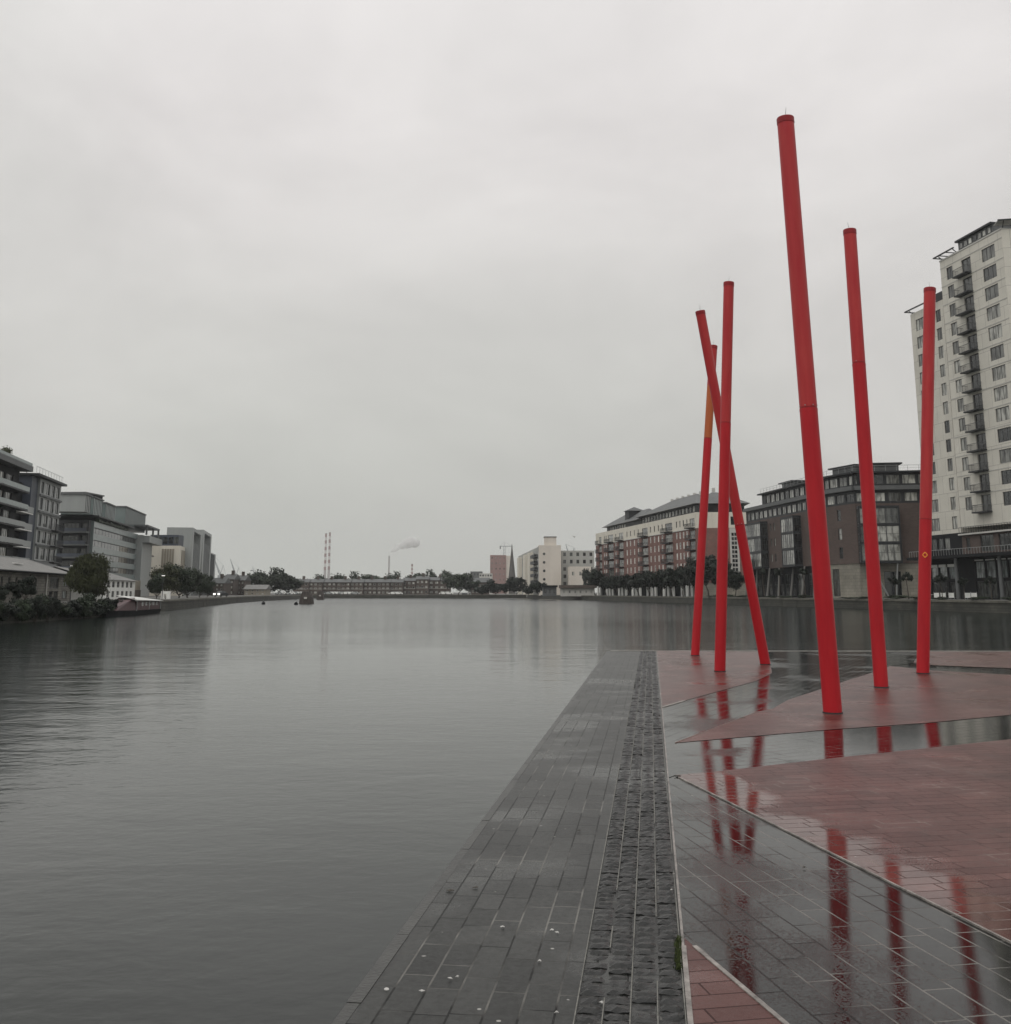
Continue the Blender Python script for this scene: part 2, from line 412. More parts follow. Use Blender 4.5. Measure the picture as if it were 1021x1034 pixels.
def pavemat(name, rot, c1, c2, mortar, bw, bh, wet, rough_dry, rough_wet, pool=None, spots=.5, tone=.25, ripple=.15, joint=.9, spk=.3, pale=.47, slo=.42, shi=.55, gspec=.35):
    """rain-wet paving: courses along rot, a water film where the noise mask (or a pool along a line) says so"""
    m, n, b = newmat(name); nn = n.nodes.new; lk = n.links.new
    T = nn('ShaderNodeTexCoord'); mp_ = nn('ShaderNodeMapping'); mp_.inputs['Rotation'].default_value = (0, 0, -rot); lk(T.outputs['Object'], mp_.inputs[0])
    # slight waviness of courses
    B = nn('ShaderNodeTexBrick'); lk(mp_.outputs[0], B.inputs[0]); B.inputs['Scale'].default_value = 1
    B.inputs['Brick Width'].default_value = bw; B.inputs['Row Height'].default_value = bh; B.inputs['Mortar Size'].default_value = .0055
    B.inputs['Mortar Smooth'].default_value = .2; B.inputs['Bias'].default_value = 0; B.offset = .37; B.squash = .7; B.squash_frequency = 3
    B.inputs['Color1'].default_value = (*c1, 1); B.inputs['Color2'].default_value = (*c2, 1)
    # mortar colour: pale in places, dark in others
    nm = nn('ShaderNodeTexNoise'); nm.inputs['Scale'].default_value = 1.3; nm.inputs['Detail'].default_value = 3; lk(T.outputs['Object'], nm.inputs[0])
    rm = nn('ShaderNodeValToRGB'); lk(nm.outputs[0], rm.inputs[0])
    rm.color_ramp.elements[0].position = pale - .06; rm.color_ramp.elements[0].color = (c1[0] * .5, c1[1] * .5, c1[2] * .5, 1)
    rm.color_ramp.elements[1].position = pale + .06; rm.color_ramp.elements[1].color = (*mortar, 1)
    lk(rm.outputs[0], B.inputs['Mortar'])
    x = nn('ShaderNodeTexNoise'); x.inputs['Scale'].default_value = 1.1; x.inputs['Detail'].default_value = 8; x.inputs['Roughness'].default_value = .7; lk(T.outputs['Object'], x.inputs[0])
    mr = nn('ShaderNodeMapRange'); mr.inputs[1].default_value = .3; mr.inputs[2].default_value = .7; mr.inputs[3].default_value = 1 - tone; mr.inputs[4].default_value = 1 + tone; lk(x.outputs[0], mr.inputs[0])
    g = nn('ShaderNodeTexNoise'); g.inputs['Scale'].default_value = 260; g.inputs['Detail'].default_value = 2; lk(T.outputs['Object'], g.inputs[0])
    mg = nn('ShaderNodeMapRange'); mg.inputs[1].default_value = .3; mg.inputs[2].default_value = .7; mg.inputs[3].default_value = .75; mg.inputs[4].default_value = 1.25; lk(g.outputs[0], mg.inputs[0])
    mu = nn('ShaderNodeMath'); mu.operation = 'MULTIPLY'; lk(mr.outputs[0], mu.inputs[0]); lk(mg.outputs[0], mu.inputs[1])
    s = nn('ShaderNodeVectorMath'); s.operation = 'SCALE'; lk(B.outputs[0], s.inputs[0]); lk(mu.outputs[0], s.inputs['Scale'])
    colr = s.outputs[0]
    # bird droppings and chewing-gum spots
    if spots:
        V = nn('ShaderNodeTexVoronoi'); V.inputs['Scale'].default_value = 3.2; lk(T.outputs['Object'], V.inputs['Vector'])
        sp = nn('ShaderNodeSeparateColor'); lk(V.outputs['Color'], sp.inputs[0])
        rad = nn('ShaderNodeMapRange'); rad.inputs[1].default_value = 1 - spots; rad.inputs[2].default_value = 1; rad.inputs[3].default_value = 0; rad.inputs[4].default_value = .045; lk(sp.outputs[0], rad.inputs[0])
        wob = nn('ShaderNodeTexNoise'); wob.inputs['Scale'].default_value = 40; lk(T.outputs['Object'], wob.inputs[0])
        ds = nn('ShaderNodeMath'); ds.operation = 'MULTIPLY_ADD'; ds.inputs[1].default_value = .05; lk(wob.outputs[0], ds.inputs[0]); lk(V.outputs['Distance'], ds.inputs[2])
        d2 = nn('ShaderNodeMath'); d2.operation = 'SUBTRACT'; d2.inputs[1].default_value = .025; lk(ds.outputs[0], d2.inputs[0])
        lt = nn('ShaderNodeMath'); lt.operation = 'LESS_THAN'; lk(d2.outputs[0], lt.inputs[0]); lk(rad.outputs[0], lt.inputs[1])
        lf = nn('ShaderNodeMath'); lf.operation = 'MULTIPLY'; lf.inputs[1].default_value = .55; lk(lt.outputs[0], lf.inputs[0])
        mixs = nn('ShaderNodeMix'); mixs.data_type = 'RGBA'; lk(lf.outputs[0], mixs.inputs[0]); lk(colr, mixs.inputs[6]); mixs.inputs[7].default_value = (.45, .44, .42, 1)
        colr = mixs.outputs[2]
        V2 = nn('ShaderNodeTexVoronoi'); V2.inputs['Scale'].default_value = 8; lk(T.outputs['Object'], V2.inputs['Vector'])
        s2_ = nn('ShaderNodeSeparateColor'); lk(V2.outputs['Color'], s2_.inputs[0])
        rd2 = nn('ShaderNodeMapRange'); rd2.inputs[1].default_value = 1 - spots * .45; rd2.inputs[2].default_value = 1; rd2.inputs[3].default_value = 0; rd2.inputs[4].default_value = .09; lk(s2_.outputs[1], rd2.inputs[0])
        l2 = nn('ShaderNodeMath'); l2.operation = 'LESS_THAN'; lk(V2.outputs['Distance'], l2.inputs[0]); lk(rd2.outputs[0], l2.inputs[1])
        l3 = nn('ShaderNodeMath'); l3.operation = 'MULTIPLY'; l3.inputs[1].default_value = .7; lk(l2.outputs[0], l3.inputs[0])
        mx2 = nn('ShaderNodeMix'); mx2.data_type = 'RGBA'; lk(l3.outputs[0], mx2.inputs[0]); lk(colr, mx2.inputs[6]); mx2.inputs[7].default_value = (.42, .41, .38, 1)
        colr = mx2.outputs[2]
    lk(colr, b.inputs['Base Color'])
    # wetness
    wn = nn('ShaderNodeTexNoise'); wn.inputs['Scale'].default_value = .55; wn.inputs['Detail'].default_value = 4; wn.inputs['Roughness'].default_value = .55; lk(T.outputs['Object'], wn.inputs[0])
    wv = wn.outputs[0]
    if pool:                                   # (point, direction, width): water stands along this low edge
        pt, dr, wd = pool; nrm = Vector((-dr.y, dr.x))
        dt = nn('ShaderNodeVectorMath'); dt.operation = 'DOT_PRODUCT'; dt.inputs[1].default_value = (nrm.x, nrm.y, 0); lk(T.outputs['Object'], dt.inputs[0])
        sb = nn('ShaderNodeMath'); sb.operation = 'SUBTRACT'; sb.inputs[1].default_value = nrm.dot(pt); lk(dt.outputs['Value'], sb.inputs[0])
        ab = nn('ShaderNodeMath'); ab.operation = 'ABSOLUTE'; lk(sb.outputs[0], ab.inputs[0])
        pr = nn('ShaderNodeMapRange'); pr.inputs[1].default_value = 0; pr.inputs[2].default_value = wd; pr.inputs[3].default_value = .28; pr.inputs[4].default_value = -.03; lk(ab.outputs[0], pr.inputs[0])
        ad = nn('ShaderNodeMath'); ad.operation = 'ADD'; lk(wn.outputs[0], ad.inputs[0]); lk(pr.outputs[0], ad.inputs[1]); wv = ad.outputs[0]
    # fine speckle breaks the film's edge
    sn = nn('ShaderNodeTexNoise'); sn.inputs['Scale'].default_value = 75; sn.inputs['Detail'].default_value = 5; sn.inputs['Roughness'].default_value = .7; lk(T.outputs['Object'], sn.inputs[0])
    m1 = nn('ShaderNodeMath'); m1.operation = 'MULTIPLY_ADD'; m1.inputs[1].default_value = spk; lk(sn.outputs[0], m1.inputs[0]); lk(wv, m1.inputs[2])
    m2 = nn('ShaderNodeMath'); m2.operation = 'MULTIPLY_ADD'; m2.inputs[1].default_value = -.25; lk(B.outputs['Fac'], m2.inputs[0]); lk(m1.outputs[0], m2.inputs[2])
    wr = nn('ShaderNodeMapRange'); c0 = .5 + spk / 2 + (.5 - wet) * .5
    wr.inputs[1].default_value = c0 - .035; wr.inputs[2].default_value = c0 + .035; wr.inputs[3].default_value = rough_dry; wr.inputs[4].default_value = rough_wet
    lk(m2.outputs[0], wr.inputs[0]); lk(wr.outputs[0], b.inputs['Roughness'])
    wf = nn('ShaderNodeMapRange'); wf.inputs[1].default_value = c0 - .035; wf.inputs[2].default_value = c0 + .035; wf.inputs[3].default_value = 1; wf.inputs[4].default_value = ripple; lk(m2.outputs[0], wf.inputs[0])
    # relief: grain + joints, flattened under the film
    h = nn('ShaderNodeMath'); h.operation = 'MULTIPLY_ADD'; h.inputs[1].default_value = -joint; lk(B.outputs['Fac'], h.inputs[0]); lk(g.outputs[0], h.inputs[2])
    g2 = nn('ShaderNodeTexNoise'); g2.inputs['Scale'].default_value = 9; g2.inputs['Detail'].default_value = 5; lk(T.outputs['Object'], g2.inputs[0])
    h2 = nn('ShaderNodeMath'); h2.operation = 'MULTIPLY_ADD'; h2.inputs[1].default_value = 1.0; lk(g2.outputs[0], h2.inputs[0]); lk(h.outputs[0], h2.inputs[2])
    bp = nn('ShaderNodeBump'); bp.inputs['Distance'].default_value = .0011; lk(h2.outputs[0], bp.inputs['Height']); lk(wf.outputs[0], bp.inputs['Strength'])
    lk(bp.outputs[0], b.inputs['Normal'])
    # each unit polished differently, joints dull, grain breaks the sheen
    sc_ = nn('ShaderNodeSeparateColor'); lk(B.outputs['Color'], sc_.inputs[0])
    u_ = nn('ShaderNodeMapRange'); u_.inputs[1].default_value = c1[0]; u_.inputs[2].default_value = c2[0]; u_.inputs[3].default_value = slo; u_.inputs[4].default_value = shi; lk(sc_.outputs[0], u_.inputs[0])
    jf = nn('ShaderNodeMapRange'); jf.inputs[3].default_value = 1; jf.inputs[4].default_value = .42; lk(B.outputs['Fac'], jf.inputs[0])
    ml = nn('ShaderNodeMath'); ml.operation = 'MULTIPLY'; lk(u_.outputs[0], ml.inputs[0]); lk(jf.outputs[0], ml.inputs[1])
    gn = nn('ShaderNodeTexNoise'); gn.inputs['Scale'].default_value = 28; gn.inputs['Detail'].default_value = 6; gn.inputs['Roughness'].default_value = .75; lk(T.outputs['Object'], gn.inputs[0])
    gr = nn('ShaderNodeMapRange'); gr.inputs[1].default_value = .35; gr.inputs[2].default_value = .65; gr.inputs[3].default_value = 1 - gspec; gr.inputs[4].default_value = 1 + gspec; lk(gn.outputs[0], gr.inputs[0])
    m5 = nn('ShaderNodeMath'); m5.operation = 'MULTIPLY'; lk(ml.outputs[0], m5.inputs[0]); lk(gr.outputs[0], m5.inputs[1]); lk(m5.outputs[0], b.inputs['Specular IOR Level']); b.inputs['IOR'].default_value = 1.29
    return m

g3dir = (gnd(1021, 951) - gnd(681.5, 782.5)).normalized()
g1dir = (gnd(765.5, 718.4) - gnd(682, 750)).normalized()
r2low0, r2low1 = gnd(682, 750), gnd(1021, 721.8)
g2dir = (r2low1 - r2low0).normalized()
MG = dict(c1=(.006, .0066, .0062), c2=(.013, .0135, .0125), mortar=(.145, .14, .13))
MR = dict(c1=(.080, .034, .030), c2=(.104, .045, .039), mortar=(.24, .20, .18))
ang = lambda d: math.atan2(d.y, d.x)
m_left = pavemat('slab_paving', AX, pale=.56, bw=.42, bh=.145, wet=.4, rough_dry=.34, rough_wet=.26, spots=.85, tone=.4, c1=(.014, .0145, .0135), c2=(.024, .0245, .0225), mortar=(.13, .125, .115))
m_g3 = pavemat('wet_slab_paving', ang(g3dir), pale=.5, slo=.46, shi=.54, gspec=.2, bw=.42, bh=.15, wet=.63, rough_dry=.09, rough_wet=.010, spots=.3, ripple=.05, spk=.8, **MG)
m_g2 = pavemat('flooded_slab_paving', ang(g2dir), bw=.62, bh=.185, wet=.85, rough_dry=.10, rough_wet=.015, spots=.2, ripple=.12, **MG)
m_g1 = pavemat('rough_slab_paving', ang(g1dir), bw=.62, bh=.185, wet=.66, rough_dry=.2, rough_wet=.02, spots=.3, ripple=.2, **MG)
m_r = pavemat('red_paving', ang(g3dir) + math.pi / 2, pale=.62, bw=.42, bh=.14, tone=.5, wet=.30, rough_dry=.30, rough_wet=.12, spots=.4, ripple=.6, **MR)
m_r3 = pavemat('wet_red_paving', ang(g3dir) + math.pi / 2, pale=.58, bw=.42, bh=.14, tone=.45, wet=.22, rough_dry=.34, rough_wet=.015, pool=(gnd(681.5, 782.5), g3dir, .75), spots=.4, ripple=.06, **MR)

def flat(name, poly, z, m, th=None):
    b = MB(); poly = [Vector((p[0], p[1])) for p in poly]
    a = sum(poly[i].x * poly[(i + 1) % len(poly)].y - poly[(i + 1) % len(poly)].x * poly[i].y for i in range(len(poly)))
    if a < 0: poly = poly[::-1]
    b.face([(p.x, p.y, z) for p in poly], m)
    if th:
        n = len(poly)
        for i in range(n):
            p, q = poly[i], poly[(i + 1) % n]; b.face([(p.x, p.y, z - th), (q.x, q.y, z - th), (q.x, q.y, z), (p.x, p.y, z)], m)
    return tag(b.build(name), kind='structure')

flat('pier', pier, -.012, m_left, 1.6)
# paving panels: sheets a few millimetres apart
cR0, cR1 = gnd(661.7, 657), gnd(693, 1034); cL0, cL1 = gnd(645.3, 657), gnd(579, 1034)
rR0, rR1 = gnd(663.2, 657), gnd(697, 1034)
back = lambda p, q, t: q + (q - p) * t
wet_poly = [rR0, back(rR0, rR1, .35), Vector((40, -6)), Vector((60, 30.4)), gnd(1021, 657.6)]
flat('slab_paving', wet_poly, -.008, m_g3)
r3a = gnd(681.5, 782.5); r3b = gnd(1021, 951)
G1 = [gnd(668.6, 714), gnd(691, 707.5), gnd(727.5, 697.5), gnd(764, 687.5), gnd(780, 679.5), gnd(774, 657.8), gnd(930, 657.8), gnd(922, 669.6), gnd(899, 672.6), gnd(883, 678.5), gnd(859, 686), gnd(796, 706.6), gnd(780, 715.7), gnd(765.5, 718.4), gnd(682, 750), gnd(672, 753)]
flat('slab_paving', G1, -.004, m_g1)
G2 = [gnd(672, 753), r2low0, gnd(840, 736.5), r2low1, back(r2low0, r2low1, .8), back(gnd(836, 766), gnd(1021, 746.4), 1.3), gnd(1021, 746.4), gnd(836, 766), gnd(727, 778.6), r3a, gnd(674, 785)]
flat('slab_paving', G2, -.004, m_g2)
flat('red_paving', [rR0, gnd(668.6, 714), gnd(691, 707.5), gnd(727.5, 697.5), gnd(764, 687.5), gnd(780, 679.5), gnd(774, 657.9)], 0, m_r)
flat('red_paving', [gnd(682, 750), gnd(765.5, 718.4), gnd(780, 715.7), gnd(796, 706.6), gnd(859, 686), gnd(883, 678.5), gnd(899, 672.6), gnd(942, 677), gnd(1021, 681.4), gnd(1250, 697), gnd(1300, 704), r2low1, gnd(938, 729.7), gnd(840, 736.5)], 0, m_r)
flat('red_paving', [gnd(930, 657.9), gnd(922, 669.6), gnd(942, 671.8), gnd(1021, 674.8), gnd(1250, 688), gnd(1400, 658.3)], 0, m_r)
flat('red_paving', [r3a, gnd(727, 778.6), gnd(836, 766), gnd(1021, 746.4), gnd(1500, 700), Vector((12, 1.5)), back(r3a, r3b, .5), r3b], 0, m_r3)
r4a, r4b, r4c = gnd(691, 947), gnd(791.7, 1032.6), gnd(699, 1034)
flat('red_paving', [r4a, back(r4a, r4b, 1.2), back(r4a, r4c, 1.2)], 0, pavemat('puddled_red_paving', ang(g3dir) + math.pi / 2, pale=.58, bw=.42, bh=.14, wet=.35, rough_dry=.4, rough_wet=.07, spots=.3, ripple=.4, **MR))

# slim pale edge strips between panels
M['edging'] = mat('pale_edging', (.22, .20, .185), .5, .6, 7, bump=.3, bscale=60)
M['edging_rust'] = mat('rusty_edging', (.16, .10, .085), .5, .5, 5, bump=.3, bscale=60)
def strip(name, p, q, w0, m, z=.004, label=None):
    d = (q - p).normalized(); n = Vector((-d.y, d.x)) * w0 / 2
    segs = []
    b = MB(); L_ = (q - p).length; k = max(1, int(L_ / .9)); x = 0
    for i in range(k):                      # laid in lengths with open joints
        a = p + d * (L_ * i / k + .004); c = p + d * (L_ * (i + 1) / k - .004); zz = z + random.uniform(-.001, .0015)
        j = n * random.uniform(.9, 1.05)
        b.extrude([a - j, c - j, c + j, a + j], zz - .03, zz, m)
    return tag(b.build(name), kind='structure')
strip('edging_strip', rR0, back(rR0, rR1, .3), .013, M['edging'], z=.001)
strip('edging_strip', line(r3a, r3b, .02), back(r3a, r3b, .4), .013, M['edging'], z=.002)
strip('edging_strip', line(r4a, r4b, .12), back(r4a, r4b, .8), .022, M['edging'])
strip('edging_strip', line(r4a, r4c, .12) + Vector((-.006, 0)), back(r4a, r4c, .8) + Vector((-.006, 0)), .024, M['edging'], z=.006)
strip('edging_strip', gnd(668.6, 714), gnd(691, 707.5), .05, M['edging'])
strip('edging_strip', gnd(682, 750), gnd(765.5, 718.4), .014, M['edging_rust'], z=.002)
# coping along the waterside
M['coping'] = mat('worn_coping', (.030, .030, .027), .4, .6, 1.6, bump=.2, bscale=50)
wn_ = Vector((axis.y, -axis.x))
strip('coping', pL1 + axis * -16 + wn_ * .03, pL0 + wn_ * .03, .06, M['coping'], z=-.0105)
m_et = mat('far_coping', (.30, .29, .27), .6, .4, 2)
strip('coping', pL0 + Vector((.1, -.06)), Vector((60, 30.6)), .07, m_et, z=.008)

# band of stone setts: every sett is real relief inside one mesh
def setts():
    m, n, b_ = newmat('sett_granite'); nn = n.nodes.new; lk = n.links.new
    T = nn('ShaderNodeTexCoord'); x = nn('ShaderNodeTexNoise'); x.inputs['Scale'].default_value = 9; x.inputs['Detail'].default_value = 8; lk(T.outputs['Object'], x.inputs[0])
    r = nn('ShaderNodeValToRGB'); lk(x.outputs[0], r.inputs[0])
    r.color_ramp.elements[0].position = .3; r.color_ramp.elements[0].color = (.006, .0065, .0065, 1); r.color_ramp.elements[1].position = .75; r.color_ramp.elements[1].color = (.032, .032, .031, 1)
    lk(r.outputs[0], b_.inputs['Base Color']); b_.inputs['Roughness'].default_value = .36; b_.inputs['Specular IOR Level'].default_value = .35
    y = nn('ShaderNodeTexNoise'); y.inputs['Scale'].default_value = 70; y.inputs['Detail'].default_value = 6; lk(T.outputs['Object'], y.inputs[0])
    bp = nn('ShaderNodeBump'); bp.inputs['Strength'].default_value = .8; bp.inputs['Distance'].default_value = .006; lk(y.outputs[0], bp.inputs['Height']); lk(bp.outputs[0], b_.inputs['Normal'])
    joint = mat('sett_joint', (.02, .02, .018), .7, .6, 6); joint2 = mat('sett_pale_joint', (.15, .145, .13), .7, .4, 20)
    b = MB(); rnd = random.Random(3)
    base = cR1 + axis * -3; side = Vector((axis.y, -axis.x))      # toward the water is -side
    w_tot = abs((cL1 - cR1).dot(side)); LEN = (cR0 - base).dot(axis)
    cw = w_tot / 4
    for c in range(4):
        s_ = 0
        while s_ < LEN:
            l_ = rnd.uniform(.07, .105)
            if s_ + l_ > LEN: break
            gx, gy = .005, .006
            x0, x1 = -w_tot + c * cw + gx, -w_tot + (c + 1) * cw - gx
            tilt, tx, zb = rnd.uniform(-.010, .006), rnd.uniform(-.004, .004), rnd.uniform(-.006, .001)
            nx, ny = (5, 4) if s_ < 8 else (3, 3)
            vs = []
            for j in range(ny):
                for i in range(nx):
                    fx, fy = i / (nx - 1), j / (ny - 1)
                    edge = (i in (0, nx - 1)) or (j in (0, ny - 1))
                    zz = zb + tilt * (fy - .5) + tx * (fx - .5) + (rnd.uniform(-.005, .005) if not edge else rnd.uniform(-.015, -.006))
                    jx = rnd.uniform(-.0012, .0012)
                    p = base + axis * (s_ + gy + (l_ - 2 * gy) * fy + (rnd.uniform(-.0012, .0012) if edge else 0)) + side * (x0 + (x1 - x0) * fx + jx)
                    vs.append((p.x, p.y, zz))
            fs = [(j * nx + i, j * nx + i + 1, (j + 1) * nx + i + 1, (j + 1) * nx + i) for j in range(ny - 1) for i in range(nx - 1)]
            # skirt
            ring = [i for i in range(nx)] + [j * nx + nx - 1 for j in range(1, ny)] + [(ny - 1) * nx + i for i in range(nx - 2, -1, -1)] + [j * nx for j in range(ny - 2, 0, -1)]
            k0 = len(vs); vs += [(vs[i][0], vs[i][1], -.03) for i in ring]; k = len(ring)
            fs += [(ring[i], k0 + i, k0 + (i + 1) % k, ring[(i + 1) % k]) for i in range(k)]
            b.faces(vs, fs, m, False); s_ += l_
    # joints fill
    p0 = base; p1 = base + axis * LEN
    b.face([(p0 - side * w_tot).to_3d() + Vector((0, 0, -.0155)), p0.to_3d() + Vector((0, 0, -.0155)), p1.to_3d() + Vector((0, 0, -.0155)), (p1 - side * w_tot).to_3d() + Vector((0, 0, -.0155))], joint)
    for c in range(0, 5):
        s_ = 0
        while s_ < LEN:
            l_ = rnd.uniform(.25, .7); e_ = min(LEN, s_ + l_); w2 = rnd.uniform(.0015, .0032)
            if rnd.random() < .85:
                q = [base + axis * s_ + side * (-w_tot + c * cw - w2), base + axis * s_ + side * (-w_tot + c * cw + w2), base + axis * e_ + side * (-w_tot + c * cw + w2), base + axis * e_ + side * (-w_tot + c * cw - w2)]
                b.face([(p.x, p.y, .0015) for p in q], joint2)
            s_ = e_
    tag(b.build('sett_paving'), kind='structure')
    return base, side, w_tot
setts()

# ------------------------------------------------------------------ water
def water():
    m, n, b = newmat('dock_water'); nn = n.nodes.new; lk = n.links.new
    b.inputs['Base Color'].default_value = (.006, .010, .0085, 1); b.inputs['Roughness'].default_value = .085; b.inputs['IOR'].default_value = 1.27
    T = nn('ShaderNodeTexCoord')
    def noise(sc, sx, sy, det, dist=0):
        mp_ = nn('ShaderNodeMapping'); mp_.inputs['Scale'].default_value = (sx, sy, 1); mp_.inputs['Rotation'].default_value = (0, 0, R(8)); lk(T.outputs['Object'], mp_.inputs[0])
        x = nn('ShaderNodeTexNoise'); x.inputs['Scale'].default_value = sc; x.inputs['Detail'].default_value = det; x.inputs['Distortion'].default_value = dist; lk(mp_.outputs[0], x.inputs[0]); return x.outputs[0]
    a = noise(.8, .6, 1, 4, .4); c = noise(4.5, .8, 1, 5, .2); e = noise(.16, .5, 1, 2)
    # calm and ruffled patches
    pm = noise(.018, 1, .6, 3, .3)
    pr = nn('ShaderNodeMapRange'); pr.inputs[1].default_value = .38; pr.inputs[2].default_value = .62; pr.inputs[3].default_value = .16; pr.inputs[4].default_value = .95; lk(pm, pr.inputs[0])
    s1 = nn('ShaderNodeMath'); s1.operation = 'MULTIPLY_ADD'; s1.inputs[1].default_value = .34; lk(c, s1.inputs[0]); lk(a, s1.inputs[2])
    s2 = nn('ShaderNodeMath'); s2.operation = 'MULTIPLY_ADD'; s2.inputs[1].default_value = 1.2; lk(e, s2.inputs[0]); lk(s1.outputs[0], s2.inputs[2])
    bp = nn('ShaderNodeBump'); bp.inputs['Distance'].default_value = .055; lk(s2.outputs[0], bp.inputs['Height']); lk(pr.outputs[0], bp.inputs['Strength'])
    lk(bp.outputs[0], b.inputs['Normal'])
    sy_ = nn('ShaderNodeSeparateXYZ'); lk(T.outputs['Object'], sy_.inputs[0])
    ry = nn('ShaderNodeMapRange'); ry.inputs[1].default_value = 50; ry.inputs[2].default_value = 260; ry.inputs[3].default_value = .075; ry.inputs[4].default_value = .24
    lk(sy_.outputs[1], ry.inputs[0]); lk(ry.outputs[0], b.inputs['Roughness'])
    bb = MB(); bb.face([(-400, -90, WATER), (150, -90, WATER), (150, 620, WATER), (-400, 620, WATER)], m)
    return tag(bb.build('water'), kind='structure')
water()

# ------------------------------------------------------------------ land and quays
leftq = [Vector(p) for p in [(-30, -80), (-40, 60), (-43.8, 92), (-44.2, 105), (-45.3, 119), (-48, 131), (-49.8, 149), (-52, 167), (-70, 275), (-76, 330), (-82, 405), (-90, 470)]]
QX = 89.5
rq = lambda Y: Vector((QX - K * Y, Y))
rightq = [rq(Y) for Y in (-80, 60, 150, 220, 300, 400)] + [rq(470)]
FARY = 480
M['land'] = mat('quayside_ground', (.09, .088, .08), .8, .3, .3)
M['quaystone'] = brickmat('quay_stone', (.045, .044, .034), (.03, .03, .024), (.018, .018, .015), 1.3, .38, .04, .8, .5)
def land():
    b = MB(); m = M['land']
    z = QZ - .02
    for i in range(len(leftq) - 1):
        p, q = leftq[i], leftq[i + 1]; b.face([(-2900, p.y, z), (p.x, p.y, z), (q.x, q.y, z), (-2900, q.y, z)], m)
    for i in range(len(rightq) - 1):
        p, q = rightq[i], rightq[i + 1]; b.face([(p.x, p.y, z), (2900, p.y, z), (2900, q.y, z), (q.x, q.y, z)], m)
    p, q = leftq[-1], rightq[-1]
    b.face([(-2900, 470, z), (p.x, 470, z), (p.x, FARY, z), (-2900, FARY, z)], m)
    b.face([(q.x, 470, z), (2900, 470, z), (2900, FARY, z), (q.x, FARY, z)], m)
    b.face([(-2900, FARY, z), (2900, FARY, z), (2900, 4400, z), (-2900, 4400, z)], m)
    b.face([(-2900, -90, z), (2900, -90, z), (2900, -80, z), (-2900, -80, z)], m)
    tag(b.build('ground'), kind='structure')
land()

def quay(pts, label, side, name='quay_wall', h=QZ, railing=False, rng=(0, 99)):
    """stone dock wall with uneven coping"""
    root = empty(name, (pts[0].x, pts[0].y, 0), label, 'quay wall')
    b = MB(); c = MB(); rd = random.Random(5)
    for i in range(len(pts) - 1):
        p, q = pts[i], pts[i + 1]; d = (q - p).normalized(); n = Vector((d.y, -d.x)) * side; L_ = (q - p).length; k = max(1, int(L_ / 6))
        for j in range(k):
            a = p + d * (L_ * j / k); e = p + d * (L_ * (j + 1) / k); o1, o2 = rd.uniform(.0, .12), rd.uniform(0, .1)
            b.faces([(*(a + n * (.25 + o1)), WATER - .6), (*(e + n * (.25 + o2)), WATER - .6), (*(e + n * .02), h - .3), (*(a + n * .02), h - .3)], [(0, 1, 2, 3)], M['quaystone'])
            zz = h + rd.uniform(-.03, .03)
            c.extrude([a + n * .14 + d * .02, e + n * .14 - d * .02, e - n * .7 - d * .02, a - n * .7 + d * .02][::(1 if side > 0 else -1)], h - .3, zz, M['copstone'], True, True)
    for x, nm in ((b, 'wall'), (c, 'coping')):
        x.v = [(v[0] - pts[0].x, v[1] - pts[0].y, v[2]) for v in x.v]; x.build(nm, root)
M['copstone'] = mat('quay_coping_stone', (.12, .115, .095), .8, .4, 1.2)
quay(rightq[1:], 'long stone quay wall on the right side of the dock below the apartments', -1)
quay(leftq[1:], 'low dark stone quay wall on the left side of the dock', 1)
quay([Vector((leftq[-1].x, FARY)), Vector((rightq[-1].x, FARY))], 'low stone quay wall closing the far end of the dock', 1)

# ------------------------------------------------------------------ trees
def crown_mesh(seed, w_, h_, leaf, n, m, lumps=16, droop=0, flatb=.25, jit=.2):
    rd = random.Random(seed); b = MB(); vs = []; fs = []
    cl = []
    for i in range(lumps):
        while True:
            x, y, z = rd.uniform(-1, 1), rd.uniform(-1, 1), rd.uniform(-1, 1)
            rr = x * x + y * y + z * z
            if .12 < rr < .8: break
        if z < 0: z *= (1 - flatb)
        cl.append((x * w_ / 2 * .82, y * w_ / 2 * .82, z * h_ / 2 * .86, rd.uniform(.12, .34) * min(w_, h_ * 1.3) / 2 * 1.25))
    for i in range(n):
        cx_, cy_, cz_, r = rd.choice(cl)
        # points near the surface of the lump
        a = rd.uniform(0, 2 * math.pi); c = rd.uniform(-1, 1); s_ = math.sqrt(1 - c * c); q = r * (rd.uniform(.55, 1.08) if rd.random() < .85 else rd.uniform(1, 1.35))
        nx, ny, nz = s_ * math.cos(a), s_ * math.sin(a), c
        p = Vector((cx_ + nx * q, cy_ + ny * q, cz_ + nz * q * .85))
        if droop: p.z -= droop * h_ * (math.hypot(p.x, p.y) / (w_ / 2)) ** 2 * rd.uniform(.2, 1)
        nrm = Vector((nx + rd.uniform(-.7, .7), ny + rd.uniform(-.7, .7), nz + rd.uniform(-.7, .7))).normalized()
        t = nrm.orthogonal().normalized(); bt = nrm.cross(t); l = leaf * rd.uniform(.6, 1.3)
        an = rd.uniform(0, 6.28); t, bt = t * math.cos(an) + bt * math.sin(an), bt * math.cos(an) - t * math.sin(an)
        k = len(vs); bt2 = bt * (1.8 if droop else .75)
        if droop: bt2 = Vector((bt.x * .3, bt.y * .3, -1.6))
        vs += [p - t * l * .5, p + bt2 * l * .5, p + t * l * .5, p - bt2 * l * .5]; fs.append((k, k + 1, k + 2, k + 3))
    b.faces(vs, fs, m)
    return b.mesh('crown')

